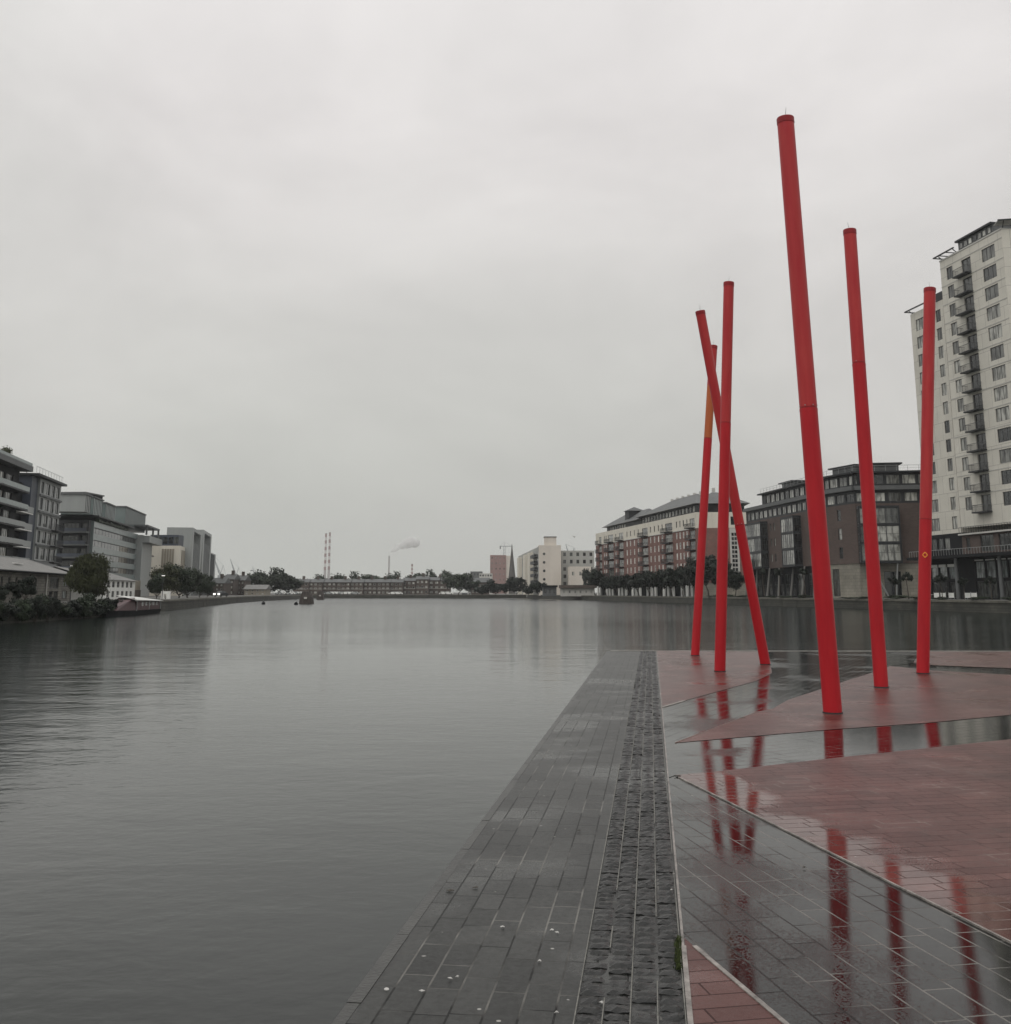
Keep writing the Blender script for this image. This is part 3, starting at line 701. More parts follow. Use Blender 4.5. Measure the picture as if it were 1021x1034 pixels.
def trunk_mesh(seed, h, r, spread, crown_base):
    rd = random.Random(seed + 99); b = MB()
    top = Vector((rd.uniform(-.1, .1) * h, rd.uniform(-.1, .1) * h, crown_base * 1.15))
    mid = top * .5 + Vector((rd.uniform(-.03, .03) * h, rd.uniform(-.03, .03) * h, 0))
    b.tube((0, 0, -.15), mid, r, r * .75, M['bark'], 7, False); b.tube(mid, top, r * .75, r * .6, M['bark'], 7, False)
    for i in range(6):
        a = i * 1.05 + rd.uniform(0, .5); l = spread * rd.uniform(.3, .5)
        e = top + Vector((math.cos(a) * l, math.sin(a) * l, (h - crown_base) * rd.uniform(.35, .7)))
        m_ = top.lerp(e, .5) + Vector((0, 0, -.08 * h)) * .3
        b.tube(top, m_, r * .5, r * .3, M['bark'], 5, False); b.tube(m_, e, r * .3, r * .08, M['bark'], 5, False)
    return b.mesh('trunk')

_tp = {}
def tree(name, x, y, z, w_, h_, base, kind, label, group=None, rz=None, seed=0, cat='tree', n=None, leaf=None, r=None, mt='leaf', droop=0, lumps=16):
    """w_ crown width, h_ total height, base: height where the crown begins"""
    key = (kind, seed % 3)
    if key not in _tp:
        wh = (w_, h_, base)
        px = math.hypot(x, y) / 1069
        cm = crown_mesh(hash(kind) % 97 + seed if False else sum(map(ord, kind)) + seed, w_, h_ - base, leaf or max(.1, px * 1.7), n or 3500, M[mt], lumps, droop)
        tm = trunk_mesh(seed, h_, r or h_ * .022, w_, base)
        _tp[key] = (cm, tm, wh)
    cm, tm, wh = _tp[key]
    sx, sz = w_ / wh[0], h_ / wh[1]
    root = empty(name, (x, y, z), label, cat, group, rz=random.uniform(0, 6.28) if rz is None else rz)
    t = inst('trunk', tm, root, (0, 0, 0), 0, (sx, sx, sz))
    c = inst('crown', cm, root, (0, 0, (wh[2] + (wh[1] - wh[2]) / 2) * sz), 0, (sx, sx, sz))
    return root

def px_tree(name, u, vt, vb, wpx, Y, kind, label, trunk_frac=.2, z=QZ, **kw):
    """tree whose crown top / foot read from the photo at distance Y"""
    P = at_depth(u, vt, Y); sc = Y / 1069
    h = P.z - z
    return tree(name, P.x, Y, z, wpx * sc, h, h * trunk_frac, kind, label, **kw)

def bush(x, y, z, w_, h_, label, mt='leaf', group=None, seed=0, name='bush', kind='bush'):
    key = (kind, mt, seed % 3)
    if key not in _tp:
        _tp[key] = (crown_mesh(300 + seed, 2, 2, .16, 1500, M[mt], 9), None, None)
    root = empty(name, (x, y, z), label, 'bush', group, rz=random.uniform(0, 6))
    inst('foliage', _tp[key][0], root, (0, 0, h_ * .45), 0, (w_ / 2, w_ / 2, h_ / 2))
    st = MB()
    for i in range(5):
        a = i * 1.3; st.tube((0, 0, -.1), (math.cos(a) * w_ * .2, math.sin(a) * w_ * .2, h_ * .6), .03, .01, M['bark'], 4, False)
    st.build('stem', root)
    return root

ORD = ['first', 'second', 'third', 'fourth', 'fifth', 'sixth', 'seventh', 'eighth', 'ninth', 'tenth', 'eleventh', 'twelfth', 'thirteenth', 'fourteenth', 'fifteenth', 'sixteenth', 'seventeenth', 'eighteenth', 'nineteenth', 'twentieth']
# ------------------------------------------------------------------ red poles
def pole(b, t, vj, r, lean_y, label, upper='red_faded', mark=None, split=None):
    """b,t: photo pixels of foot and top; vj: row of the joint; lean_y: how far the top leans in depth"""
    g = gnd(*b); P0 = Vector((g.x, g.y, 0)); d = ray(*t); Y = g.y + lean_y; k = Y / d[1]
    P1 = Vector((d[0] * k, Y, EYE + d[2] * k)); ax = P1 - P0; Ln = ax.length; ax.normalize()
    # joint position along the pole
    best = min((abs(VP - F * (-(p.y) * ST + (p.z - EYE) * CT) / (p.y * CT + (p.z - EYE) * ST) - vj), s_) for s_ in [i / 400 * Ln for i in range(401)] for p in [P0 + ax * s_])[1]
    root = empty('leaning_pole', P0, label, 'pole', 'red leaning light poles on the pier')
    Q = ax.to_track_quat('Z', 'Y')
    def add(b_, nm):
        o = b_.build(nm, root); o.rotation_mode = 'QUATERNION'; o.rotation_quaternion = Q; return o
    n = 40
    x = MB(); x.tube((0, 0, -.25), (0, 0, best - .012), r, r, M['red'], n); add(x, 'lower_tube')
    x = MB(); x.tube((0, 0, best - .012), (0, 0, best + .012), r * .965, r * .965, M['red_dark'], n); x.tube((0, 0, best - .05), (0, 0, best - .013), r * 1.015, r * 1.015, M['red'], n); add(x, 'joint_ring')
    x = MB()
    if split:
        x.tube((0, 0, best + .012), (0, 0, best + split), r * .985, r * .985, M[upper], n, False); x.tube((0, 0, best + split), (0, 0, Ln - .1), r * .985, r * .985, M['red_faded'], n)
    else: x.tube((0, 0, best + .012), (0, 0, Ln - .1), r * .985, r * .985, M[upper], n)
    add(x, 'upper_tube')
    x = MB(); x.tube((0, 0, Ln - .10), (0, 0, Ln - .012), r * 1.03, r * 1.03, M['red_dark'], n); x.tube((0, 0, Ln - .012), (0, 0, Ln), r * 1.03, r * .97, M['red_dark'], n, True)
    x.tube((0, 0, Ln - .001), (r * .3, 0, Ln + .16), .006, .003, M['steel'], 5); add(x, 'end_cap')
    x = MB(); x.tube((0, 0, -.06), (0, 0, .018), r * 1.12, r * 1.06, M['charcoal'], n); o = x.build('base_collar', root)
    # seam down the tube
    for i in range(4):
        x = MB(); a = -1.9 + i * .9; x.tube((math.cos(a) * r * .98, math.sin(a) * r * .98, best + .03), (math.cos(a) * r * 1.03, math.sin(a) * r * 1.03, best + .03), .009, .009, M['steel'], 6); add(x, 'bolt')
    if mark:
        s_ = mark; x = MB()
        qi = Q.inverted(); dn = Vector((-P0.x, -P0.y, 0)).normalized(); dn2 = qi @ dn; dn2.z = 0; dn2.normalize(); c = dn2 * (r * 1.01) + Vector((0, 0, s_)); w_ = .05; sd = dn2.cross(Vector((0, 0, 1)))
        pts = [Vector((0, 0, w_ * 1.15)), sd * w_, Vector((0, 0, -w_ * 1.15)), -sd * w_]
        for i in range(4):
            p, q = pts[i], pts[(i + 1) % 4]; x.tube(c + p, c + q, .012, .012, M['orange'], 6)
        add(x, 'diamond_mark')
    return root
pole((702, 662), (720.5, 349), 443, .115, .2, 'farthest red pole with an orange upper length, leftmost foot of the cluster', 'orange_pole', split=1.55)
pole((727, 678), (736, 285), 427, .12, -.2, 'nearly upright red pole in the middle of the cluster of three')
pole((773, 671), (707, 314), 530, .12, -.5, 'steeply leaning red pole that crosses behind the upright one towards the upper left')
pole((841, 720), (793, 119), 412, .132, -.1, 'nearest, tallest and thickest red pole leaning left above the puddles')
pole((890, 694), (858, 232), 367, .125, .1, 'red pole just right of the tallest one, leaning slightly left')
pole((932, 680), (939, 291), 524, .13, .1, 'rightmost red pole with a small orange diamond mark, in front of the white tower', mark=2.5)

# ------------------------------------------------------------------ tall cream tower
def tower():
    X0 = 103.0
    A, B = onplane(X0, 953.5), onplane(X0, 1021)
    # use true corners from the roof line
    a = hit(949, 264, X0); c = hit(1010.7, 230.6, X0)
    fc = Facade(a.xy, c.xy); W = fc.W; TOP = 57.0
    root = empty('apartment_tower', fc.pos(W / 2, 0, QZ), 'tall cream apartment tower with stacked dark balconies at the right edge', 'building')
    z0 = 11.9; fh = 3.22
    def sx(u, v): return fc.px(u, v)[0]
    n1a, n1b = sx(955.8, 275), sx(962, 272); ba, bb = sx(968, 268), sx(980, 262); wa, wb = sx(990.7, 252), sx(1004, 246)
    zt_ = fc.px(990.7, 266)[1]; rows = [zt_ - i * fh for i in range(14)]; rows = [z for z in rows if z > z0 + .3]
    narrow = grid([n1a], rows, n1b - n1a, 2.1); wide = grid([wa], rows, wb - wa, 2.1)
    door = grid([ba + .7], [z - .5 for z in rows], bb - ba - .7, 2.6)
    wall(fc, root, z0, TOP, 15, M['cream'], narrow + wide + door, rec=.3)
    windows(fc, root, narrow, 2, 1); windows(fc, root, wide, 3, 1)
    # balconies: recessed behind a dark opening, projecting tray with bars
    windows(fc, root, door, 2, 1, gm=M['glass_dark'], rec=.26, name='balcony_door')
    for z in rows: balcony(fc, root, ba - .3, z - .52, bb - ba + .4, 1.15, panel=False, m_rail=M['frame'])
    for k, z in enumerate(rows): part(fc, root, 'string_course', lambda b: b.box(-.04, W + .04, -.05, -.002, -.06, .06, M['offwhite']), z=z + 2.45)
    # step at roof, penthouse and canopies
    part(fc, root, 'parapet', lambda b: b.box(-.08, W + .08, -.08, 14.9, 0, .25, M['offwhite']), z=TOP + .003)
    pz = TOP + .26
    p0, p1 = sx(966, 248), sx(1001, 233)
    part(fc, root, 'penthouse', lambda b: b.box(p0, p1, .3, 13, 0, 1.5, M['grey']), z=pz)
    hs = [(p0 + .3 + i * (p1 - p0 - .4) / 7, pz + .25, (p1 - p0) / 7 - .35, 1.0) for i in range(7)]
    windows(fc, root, hs, 1, 1, rec=0, y=.27, gm=M['glass_curtain'])
    part(fc, root, 'penthouse_roof', lambda b: b.box(p0 - .2, p1 + .2, -.2, 13.6, 0, .3, M['charcoal']), z=pz + 1.503)
    def canopy(b):
        b.box(-.9, p0, -.7, -.5, .55, .75, M['charcoal']); b.box(-.9, -.7, -.5, 3, .55, .7, M['charcoal'])
        for i in range(2): b.box(.6 + i * 1.9, .75 + i * 1.9, -.5, 2, .57, .7, M['charcoal'])
        b.tube((.3, .4, 0), (.3, -.4, .6), .08, .08, M['charcoal'], 6); b.tube((p0 - .6, .4, 0), (p0 - .6, -.4, .6), .08, .08, M['charcoal'], 6)
    part(fc, root, 'roof_canopy', canopy, z=pz)
    # face turned towards the dock mouth
    e = fc.pos(W, 0, 0).xy; f2 = Facade(e, e + Vector((17, -3.4)))
    r2 = [(1.6 + j * 4.6, z, 2.9, 2.1) for z in rows for j in range(3)]
    wall(f2, root, z0, TOP - .003, 12, M['cream'], r2, name='side_wall', rec=.3)
    windows(f2, root, r2, 3, 1)
    def can2(b):
        b.box(-.6, 14, -1.0, -.8, .9, 1.1, M['charcoal'])
        for i in range(7): b.tube((.3 + i * 2, .4, 0), (.3 + i * 2, -.8, .95), .07, .07, M['charcoal'], 6)
        b.box(-.6, 14, -.8, 1.5, .9, 1.0, M['offwhite'])
    part(f2, root, 'roof_canopy', can2, z=pz)
    # lower wing on the left
    wl = hit(919, 314, X0 + .9); wr = hit(949, 290, X0 + .9)
    fw = Facade(wl.xy, wr.xy); WW = fw.W + .5; T2 = 50.9
    px = lambda u, v: fw.px(u, v)[0]
    zt2 = fw.px(925, 335)[1]; rows2 = [zt2 - i * fh for i in range(14)]; rows2 = [z for z in rows2 if z > z0 - .2]
    wd = grid([px(925, 330)], rows2, px(933.5, 326) - px(925, 330), 2.1); nr = grid([px(945, 320)], rows2, 1.5, 2.1)
    wall(fw, root, z0 - .6, T2, 14, M['cream'], wd + nr, name='wing_wall', x1=WW, rec=.3)
    windows(fw, root, wd, 3, 1); windows(fw, root, nr, 2, 1)
    part(fw, root, 'wing_canopy', lambda b: (b.box(-.8, WW - 1, -.7, -.5, .5, .7, M['charcoal']), b.box(-.8, -.6, -.5, 4, .5, .65, M['charcoal']), b.tube((.4, .3, 0), (.4, -.5, .55), .07, .07, M['charcoal'], 6), b.tube((WW - 2, .3, 0), (WW - 2, -.5, .55), .07, .07, M['charcoal'], 6)), z=T2)
    part(fw, root, 'wing_penthouse', lambda b: b.box(WW - 3.2, WW - .4, .8, 8, 0, 1.9, M['charcoal']), z=T2 + .003)
    # podium: dark terrace storey, brown brick storey, shopfronts
    tot = fw.W + W
    fp = Facade(fw.pos(-1.5, -.1).xy, fc.pos(W + .5, -.6).xy); PW = fp.W; s0 = fp.px(971, 540)[0]
    tw = grid([1.0 + i * 2.1 for i in range(4)], [8.6], 1.7, 2.0)
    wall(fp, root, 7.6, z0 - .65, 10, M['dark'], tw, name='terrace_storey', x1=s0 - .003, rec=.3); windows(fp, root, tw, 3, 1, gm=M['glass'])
    bwh = [(s0 + 1.2, 8.3, 1.1, 2.0), (s0 + 5.2, 8.0, 3.6, 2.5), (s0 + 10.2, 8.0, 3.6, 2.5), (s0 + 15.2, 8.0, 2.6, 2.5)]
    bwh = [h for h in bwh if h[0] + h[2] < PW + 5]
    wall(fp, root, 7.6, z0 - .9, 10, M['brown'], bwh, name='brick_storey', x0=s0, x1=PW + 6, rec=.3); windows(fp, root, bwh, 3, 1, gm=M['glass_dark'])
    part(fp, root, 'ledge', lambda b: b.box(s0 - .2, PW + 6.2, -.5, -.004, -.25, 0, M['offwhite']), z=z0 - .9)
    tv = grid([s0 + .8 + i * 2.2 for i in range(8)], [z0 - .5], 1.9, 1.5)
    part(fp, root, 'terrace_rail', lambda b: [b.box(s0 + i * .7, s0 + i * .7 + .05, -.42, -.38, 0, 1, M['frame']) for i in range(int((PW + 6 - s0) / .7))] + [b.box(s0, PW + 6, -.44, -.36, 1, 1.06, M['frame'])], z=z0 - .9)
    part(fp, root, 'podium_canopy', lambda b: b.box(-.8, PW + 7, -2.6, 4, 0, .45, M['dark']), z=7.14)
    part(fp, root, 'terrace_rail', lambda b: [b.box(i * .8, i * .8 + .05, -2.5, -2.45, 0, .9, M['steel']) for i in range(int((PW + 6) / .8))] + [b.box(0, PW + 6, -2.52, -2.43, .9, .97, M['steel'])], z=7.6)
    # ground level shopfronts, pulled back under the canopy
    sh = [(.8, 3.9, 2.4, 2.4), (3.6, 3.9, 2.4, 2.4), (6.4, 3.9, 2.4, 2.4), (s0 + 1.8, 3.9, 2.6, 2.6), (s0 + 4.8, 3.9, 2.6, 2.6), (s0 + 7.8, 3.9, 2.6, 2.6), (s0 + 10.8, 3.9, 2.6, 2.6), (s0 + 13.8, 3.9, 2.6, 2.6),
          (.8, QZ + .2, 5, 2.6), (6.4, QZ + .2, 2.4, 2.6), (s0 + 1.8, QZ + .2, 5.6, 2.6), (s0 + 7.8, QZ + .2, 5.6, 2.6)]
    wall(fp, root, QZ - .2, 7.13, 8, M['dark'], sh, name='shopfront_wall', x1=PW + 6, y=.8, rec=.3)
    windows(fp, root, sh[:8], 1, 2, rec=.2, y=.8, gm=M['glass_pale']); windows(fp, root, sh[8:], 4, 1, rec=.2, y=.8, gm=M['glass_dark'])
    for x in (.9, 3.6, 6.4): part(fp, root, 'sign_panel', lambda b: b.box(0, 2.2, -.06, 0, 0, .45, M['white']), x=x, y=.79, z=5.85)
    for i in range(5): part(fp, root, 'sign_panel', lambda b: b.box(0, 2.4, -.06, 0, 0, .22, M['white']), x=s0 + 1.9 + i * 3, y=.79, z=6.6)
    part(fp, root, 'column', lambda b: b.tube((s0 + .6, -1.7, QZ - .3), (s0 + .6, -1.7, 7.13), .33, .3, M['grey'], 16))
    part(fp, root, 'column', lambda b: b.tube((s0 + 12.6, -1.7, QZ - .3), (s0 + 12.6, -1.7, 7.13), .33, .3, M['grey'], 16))
    return fp, s0, PW
fp, ps0, PW = tower()

# cafe windbreaks, tables in front of the tower
def windbreak(x, lbl, col_='white'):
    root = empty('cafe_windbreak', fp.pos(x, -5.2, QZ), lbl, 'windbreak', 'pale cafe windbreaks on the quay below the tower', rz=fp.rz)
    b = MB(); b.box(-.75, .75, -.015, .015, .25, 1.0, M[col_]); b.build('canvas_panel', root)
    for s_ in (-.78, .78):
        b = MB(); b.tube((s_, 0, 0), (s_, 0, 1.15), .03, .03, M['steel'], 6); b.tube((s_, -.25, .02), (s_, .25, .02), .03, .03, M['steel'], 6); b.build('post', root)
for i, (x, l) in enumerate([(ps0 + .2, 'pale cafe windbreak nearest the grey column under the tower'), (ps0 + 2.2, 'second pale cafe windbreak from the grey column under the tower'), (ps0 + 4.6, 'third pale cafe windbreak from the grey column under the tower'), (ps0 + 9.2, 'pale cafe windbreak nearly at the right edge of the photo'), (ps0 + 10.9, 'rightmost pale cafe windbreak below the tower')]): windbreak(x, l)
def table(x, lbl):
    root = empty('cafe_table', fp.pos(x, -3.6, QZ), lbl, 'table', 'small cafe tables on the quay below the tower', rz=fp.rz)
    b = MB(); b.tube((0, 0, .7), (0, 0, .74), .4, .4, M['white'], 14); b.build('table_top', root)
    b = MB(); b.tube((0, 0, .02), (0, 0, .7), .04, .04, M['steel'], 8); b.tube((0, 0, 0), (0, 0, .03), .28, .25, M['steel'], 12); b.build('pedestal', root)
for i, x in enumerate((ps0 - 6, ps0 - 4.2, ps0 + 1.6, ps0 + 6.4, ps0 + 8.2)): table(x, '%s small white-topped cafe table from the left below the tower' % ORD[i])

# ------------------------------------------------------------------ brown brick building
def brownb():
    P = [Vector(p) for p in ((58.2, 252.5), (62.3, 219.5), (63.4, 206), (66.2, 197.2), (80.5, 194.8))]
    root = empty('office_building', (P[2].x, P[2].y, QZ), 'dark brown brick building with glazed black bays behind the three right poles', 'building')
    X = M
    segs = [Facade(P[i], P[i + 1]) for i in range(4)]
    ZB, ZBR, ZA, ZC, ZR = 7.0, 18.2, 20.7, 21.5, 24.0
    for i, s in enumerate(segs):
        W = s.W; D = 12
        # brick storeys
        holes = []; bay = None
        if i == 0:
            ba0, ba1 = s.px(756, 550)[0], s.px(776, 550)[0]; bb0, bb1 = s.px(786, 550)[0], s.px(813, 550)[0]
            bays = [(ba0 - 6, ba1), (bb0, min(bb1, W - .6))]
            xm = (ba1 + bb0) / 2
            holes = grid([xm - 1.6, xm + .6], [8.4, 11.9, 15.3], .9, 1.7)
            holes = [h for h in holes]
        elif i == 1: bays = []; holes = []
        elif i == 2: bays = []; holes = grid([s.px(846.5, 540)[0]], [8.0, 11.6, 15.2], 1.2, 2.2)
        else:
            bays = [(.0 + max(0, s.px(861, 540)[0]), s.px(908, 540)[0])]
        wall(s, root, ZB, ZBR, D, M['brown'], holes, x0=-.0, rec=.25)
        windows(s, root, holes, 1, 2)
        for x0, x1 in bays:
            x0 = max(x0, .15) if i else x0 + 6.2
            pr = 1.8; nm = 'glazed_bay'
            b = MB(); w_ = x1 - x0; zs = [7.2, 10.7, 14.1, 17.4]
            for z in zs: b.box(0, w_, -pr, -.004, z - .22, z + .22, M['charcoal'])
            for j in range(3):
                for xx in (0, w_ - .25): b.box(xx, xx + .25, -pr + .01, -pr + .3, zs[j] + .221, zs[j + 1] - .221, M['charcoal'])
            b.box(.26, w_ - .26, -.3, -.006, 7.42, 17.18, M['dark'])
            o = b.build(nm); s.place(o, root, x0, 0, 0)
            n = max(2, int(w_ / 1.9))
            for j in range(3):
                for k in range(n):
                    ww = (w_ - .5) / n; a, p = win_meshes(ww - .01, zs[j + 1] - zs[j] - .45, 2, 2, M['frame'], M['glass_curtain'] if (k + j) % 3 else M['glass'], .1)
                    q = bpy.data.objects.new('window', a); col.objects.link(q); s.place(q, root, x0 + .25 + k * ww, -pr, zs[j] + .222)
                    r_ = bpy.data.objects.new('pane', p); col.objects.link(r_); r_.parent = q
                sd, sp = win_meshes(pr - .1, zs[j + 1] - zs[j] - .45, 2, 2, M['frame'], M['glass_dark'], .02)
                for xx, rz in ((0, -math.pi / 2), (w_, math.pi / 2)):
                    q = bpy.data.objects.new('side_window', sd); col.objects.link(q); s.place(q, root, x0 + xx, (-.05 if rz < 0 else -pr + .05), zs[j] + .222); q.rotation_euler.z += rz
                    r_ = bpy.data.objects.new('pane', sp); col.objects.link(r_); r_.parent = q
        # attic storey 1
        n = max(1, int(W / 2.6)); ww = W / n
        h1 = [(k * ww + .3, ZBR + .35, ww - .6, 1.65) for k in range(n)]
        wall(s, root, ZBR + .003, ZA, D, M['charcoal'], h1, name='attic_wall', rec=.25); windows(s, root, h1, 2, 1, gm=M['glass_curtain'])
        part(s, root, 'cornice', lambda b: b.box(-.1, W + .1, -.7, D - .2, 0, ZC - ZA - .006, M['grey']), z=ZA + .003)
        # attic storey 2
        h2 = [(k * ww + .25, ZC + .4, ww - .5, 1.75) for k in range(n)]
        xa = 0 if i else s.px(766, 500)[0]
        h2 = [h for h in h2 if h[0] > xa + .2]
        wall(s, root, ZC, ZR, D - 1, M['charcoal'], h2, name='attic_wall', x0=xa, y=.8, rec=.25); windows(s, root, h2, 2, 1, gm=M['glass_curtain'], y=.8)
        part(s, root, 'roof', lambda b: b.box(xa - .5, W + .1, -.2, D - .2, 0, .3, M['charcoal']), z=ZR + .003)
        rl = lambda b: [b.tube((xa + k * 2.0, 0, 0), (xa + k * 2.0, 0, 1.1), .035, .035, M['steel'], 5) for k in range(int((W - xa) / 2) + 1)] + [b.tube((xa, 0, 1.1), (W, 0, 1.1), .035, .035, M['steel'], 5), b.tube((xa, 0, .6), (W, 0, .6), .02, .02, M['steel'], 4)]
        part(s, root, 'roof_railing', rl, z=ZR + .3, y=.5)
        # ground storey
        if i in (0, 1):
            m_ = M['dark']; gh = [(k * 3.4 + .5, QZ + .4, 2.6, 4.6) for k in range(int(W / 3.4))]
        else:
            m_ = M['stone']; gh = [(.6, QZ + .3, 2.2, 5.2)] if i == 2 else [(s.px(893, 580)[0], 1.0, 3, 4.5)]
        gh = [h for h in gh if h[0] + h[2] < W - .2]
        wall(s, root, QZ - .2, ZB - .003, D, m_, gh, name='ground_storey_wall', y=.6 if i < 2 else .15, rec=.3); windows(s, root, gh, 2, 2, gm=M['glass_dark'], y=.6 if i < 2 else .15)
        if i < 2:
            for k in range(0, int(W / 3.4) + 1, 2):
                part(s, root, 'slanted_column', lambda b: b.tube((0, -1.0, QZ - .3), ((-.9 if k % 4 else .9) * .6, -.25, ZB), .26, .2, M['post'], 10), x=.3 + k * 3.4)
    s = segs[0]
    for sg, x0, w_ in ((segs[0], segs[0].px(777, 489)[0], 6.5), (segs[2], -1.5, 7.5), (segs[3], segs[3].px(880, 470)[0], 5.5)):
        part(sg, root, 'roof_pavilion', lambda b: (b.box(x0, x0 + w_, 3, 10, 0, 1.6, M['grey']), b.box(x0 - .6, x0 + w_ + .6, 2.3, 10.6, 1.603, 1.85, M['charcoal'])), z=ZR + .31)
    for i, x in enumerate((885, 902)):
        xx = segs[3].px(x, 575)[0]; part(segs[3], root, 'bay_strut', lambda b: b.tube((xx + (1.8 if i == 0 else 0), -1.2, QZ), (xx - (1.2 if i == 0 else -.6), -1.4, 6.98), .16, .14, M['steel'], 10))
    return segs
bs = brownb()

# ------------------------------------------------------------------ red brick and cream block
def brickblock():
    X0 = 98.0
    A, C = onplane(X0, 602.5), onplane(X0, 705)
    fc = Facade(A, C); W = fc.W; ZT, ZC = fc.px(694, 519)[1], fc.px(694, 534.7)[1]
    root = empty('apartment_block', fc.pos(W / 2, 0, QZ), 'long red brick apartment block with cream top storey and grey hipped roofs', 'building')
    X = lambda u: fc.px(u, 560)[0]
    nfl = 5; fh = (ZC - 4.2) / nfl; rows = [4.2 + fh * i + .7 for i in range(nfl)]
    stacks = [(605, 608), (614, 620), (625, 630), (648.5, 655), (672, 680), (697, 703)]
    cols = [610.5, 612.4, 622.2, 633.5, 637, 641, 645, 657.5, 661.5, 665.5, 669.3, 684, 687.5, 691, 694.6]
    hol = [(X(u) - .5, z, 1.0, 1.7) for u in cols for z in rows]
    sth = [(X(a) + .3, z - .5, X(b) - X(a) - .6, 2.1) for a, b in stacks for z in rows]
    wall(fc, root, 4.2, ZC, 14, M['brick'], hol[:60] + hol[60:] + sth, rec=.3)
    wn = windows(fc, root, hol, 1, 2, fm=M['white'], gm=M['blinds'], pane=True, rec=.06); windows(fc, root, sth, 3, 1, name='balcony_door', fm=M['offwhite'])
    top = [(X(u) - .5, ZC + 1.0, 1.0, 1.7) for u in cols] + [(X(a) + .4, ZC + .5, X(b) - X(a) - .8, 2.2) for a, b in stacks]
    wall(fc, root, ZC + .003, ZT, 14, M['cream2'], top, name='cream_wall', rec=.3); windows(fc, root, top, 2, 1, name='attic_window')
    part(fc, root, 'string_course', lambda b: b.box(-.1, W + .1, -.15, -.004, -.12, .12, M['offwhite']), z=ZC)
    for a, b_ in stacks:
        for z in rows + [ZC + .9]: balcony(fc, root, X(a), z - .7, X(b_) - X(a), 1.5, panel=False)
    # ground colonnade
    wall(fc, root, QZ - .2, 4.197, 12, M['dark'], (), name='ground_storey_wall', y=1.5)
    for i in range(27): part(fc, root, 'pier', lambda b: b.box(-.9, .9, -.2, .2, QZ - .1, 4.19, M['white']), x=1.2 + i * (W - 2.4) / 26, y=.3) if i % 4 != 2 else None
    # end face turned to the camera
    E0 = C; f2 = Facade(E0, E0 + Vector((14.6, -1.0))); W2 = f2.W
    g2 = []
    wall(f2, root, 4.2, ZC - .003, 16, M['brick'], [(9.2, 5, 1.5, ZC - 5.6)], name='end_wall', rec=.4)
    wall(f2, root, ZC, ZT - .003, 16, M['cream2'], [(9.2, ZC + .8, 1.5, 2.2)], name='end_cream_wall', rec=.4)
    part(f2, root, 'stair_strip', lambda b: [b.box(8.75, 11.15, -.12, -.005, 4.4, ZC - .1, M['offwhite'])])
    hh = [(9.25 + .75 * j, 4.9 + 1.15 * k, .6, .8) for k in range(int((ZC - 5.5) / 1.15)) for j in range(2)]
    windows(f2, root, hh, 1, 1, rec=-.13, gm=M['glass_dark'], name='stair_window')
    windows(f2, root, [(9.2, ZC + .8, 1.5, 2.2)], 2, 1)
    hr = grid([12.4], rows, 1.3, 1.6); windows(f2, root, hr, 2, 1, rec=-.02, name='end_window')
    wall(f2, root, QZ - .2, 4.197, 12, M['stone'], (), name='end_ground_storey', y=.2)
    # recessed penthouse storey and hipped slate roofs
    def hip(b, x0, x1, y0, y1, z, h, inset, m, ov=.8):
        a = [Vector((x0 - ov, y0 - ov, z)), Vector((x1 + ov, y0 - ov, z)), Vector((x1 + ov, y1 + ov, z)), Vector((x0 - ov, y1 + ov, z))]
        r0, r1 = Vector((x0 + inset, (y0 + y1) / 2, z + h)), Vector((x1 - inset, (y0 + y1) / 2, z + h))
        b.face([a[0], a[1], r1, r0], m); b.face([a[1], a[2], r1], m); b.face([a[2], a[3], r0, r1], m); b.face([a[3], a[0], r0], m); b.face(a[::-1], m)
    xr = X(644); xe = W + 12
    pent = [(xr + 1.5 + 2.9 * i, ZT + .5, 2.0, 1.4) for i in range(int((W - xr - 2) / 2.9))]
    wall(fc, root, ZT, ZT + 2.3, 12, M['charcoal'], pent, name='penthouse_wall', x0=xr + 1, x1=W - .3, y=1.2, rec=.2); windows(fc, root, pent, 2, 1, y=1.2, gm=M['glass_curtain'], fm=M['offwhite'], name='penthouse_window')
    part(fc, root, 'roof', lambda b: hip(b, xr, W, .8, 13, 0, 4.3, 17, M['slate'], 1.2), z=ZT + 2.31)
    wall(f2, root, ZT, ZT + 2.3, 12, M['charcoal'], (), name='penthouse_wall', x0=.8, x1=W2 - 1.5, y=1.5)
    part(f2, root, 'roof', lambda b: hip(b, .2, W2 - 1, .6, 26, 0, 4.2, 6, M['slate'], .9), z=ZT + 2.32)
    pent2 = [(X(612) + 2.9 * i, ZT + .3, 2.0, 1.2) for i in range(7)]
    wall(fc, root, ZT, ZT + 1.7, 10, M['charcoal'], pent2, name='penthouse_wall', x0=X(609), x1=xr - 1, y=1.6, rec=.2); windows(fc, root, pent2, 2, 1, y=1.6, gm=M['glass_curtain'], fm=M['offwhite'], name='penthouse_window')
    part(fc, root, 'roof', lambda b: hip(b, X(608), xr + 1, 1.2, 12, 0, 4.2, 9, M['slate'], 1), z=ZT + 1.71)
    lx = X(628)
    part(fc, root, 'roof_lantern', lambda b: (b.box(lx - 2.2, lx + 2.2, 2, 7, 0, 3.8, M['charcoal']), hip(b, lx - 2.2, lx + 2.2, 2, 7, 3.81, 1.4, 2, M['slate'], .6)), z=ZT + 1.9)
    part(fc, root, 'roof_vent', lambda b: [b.box(xr + 14 + i * 5, xr + 14.7 + i * 5, 6.6, 7.3, 0, 1.1, M['offwhite']) for i in range(8)], z=ZT + 5.9)
brickblock()

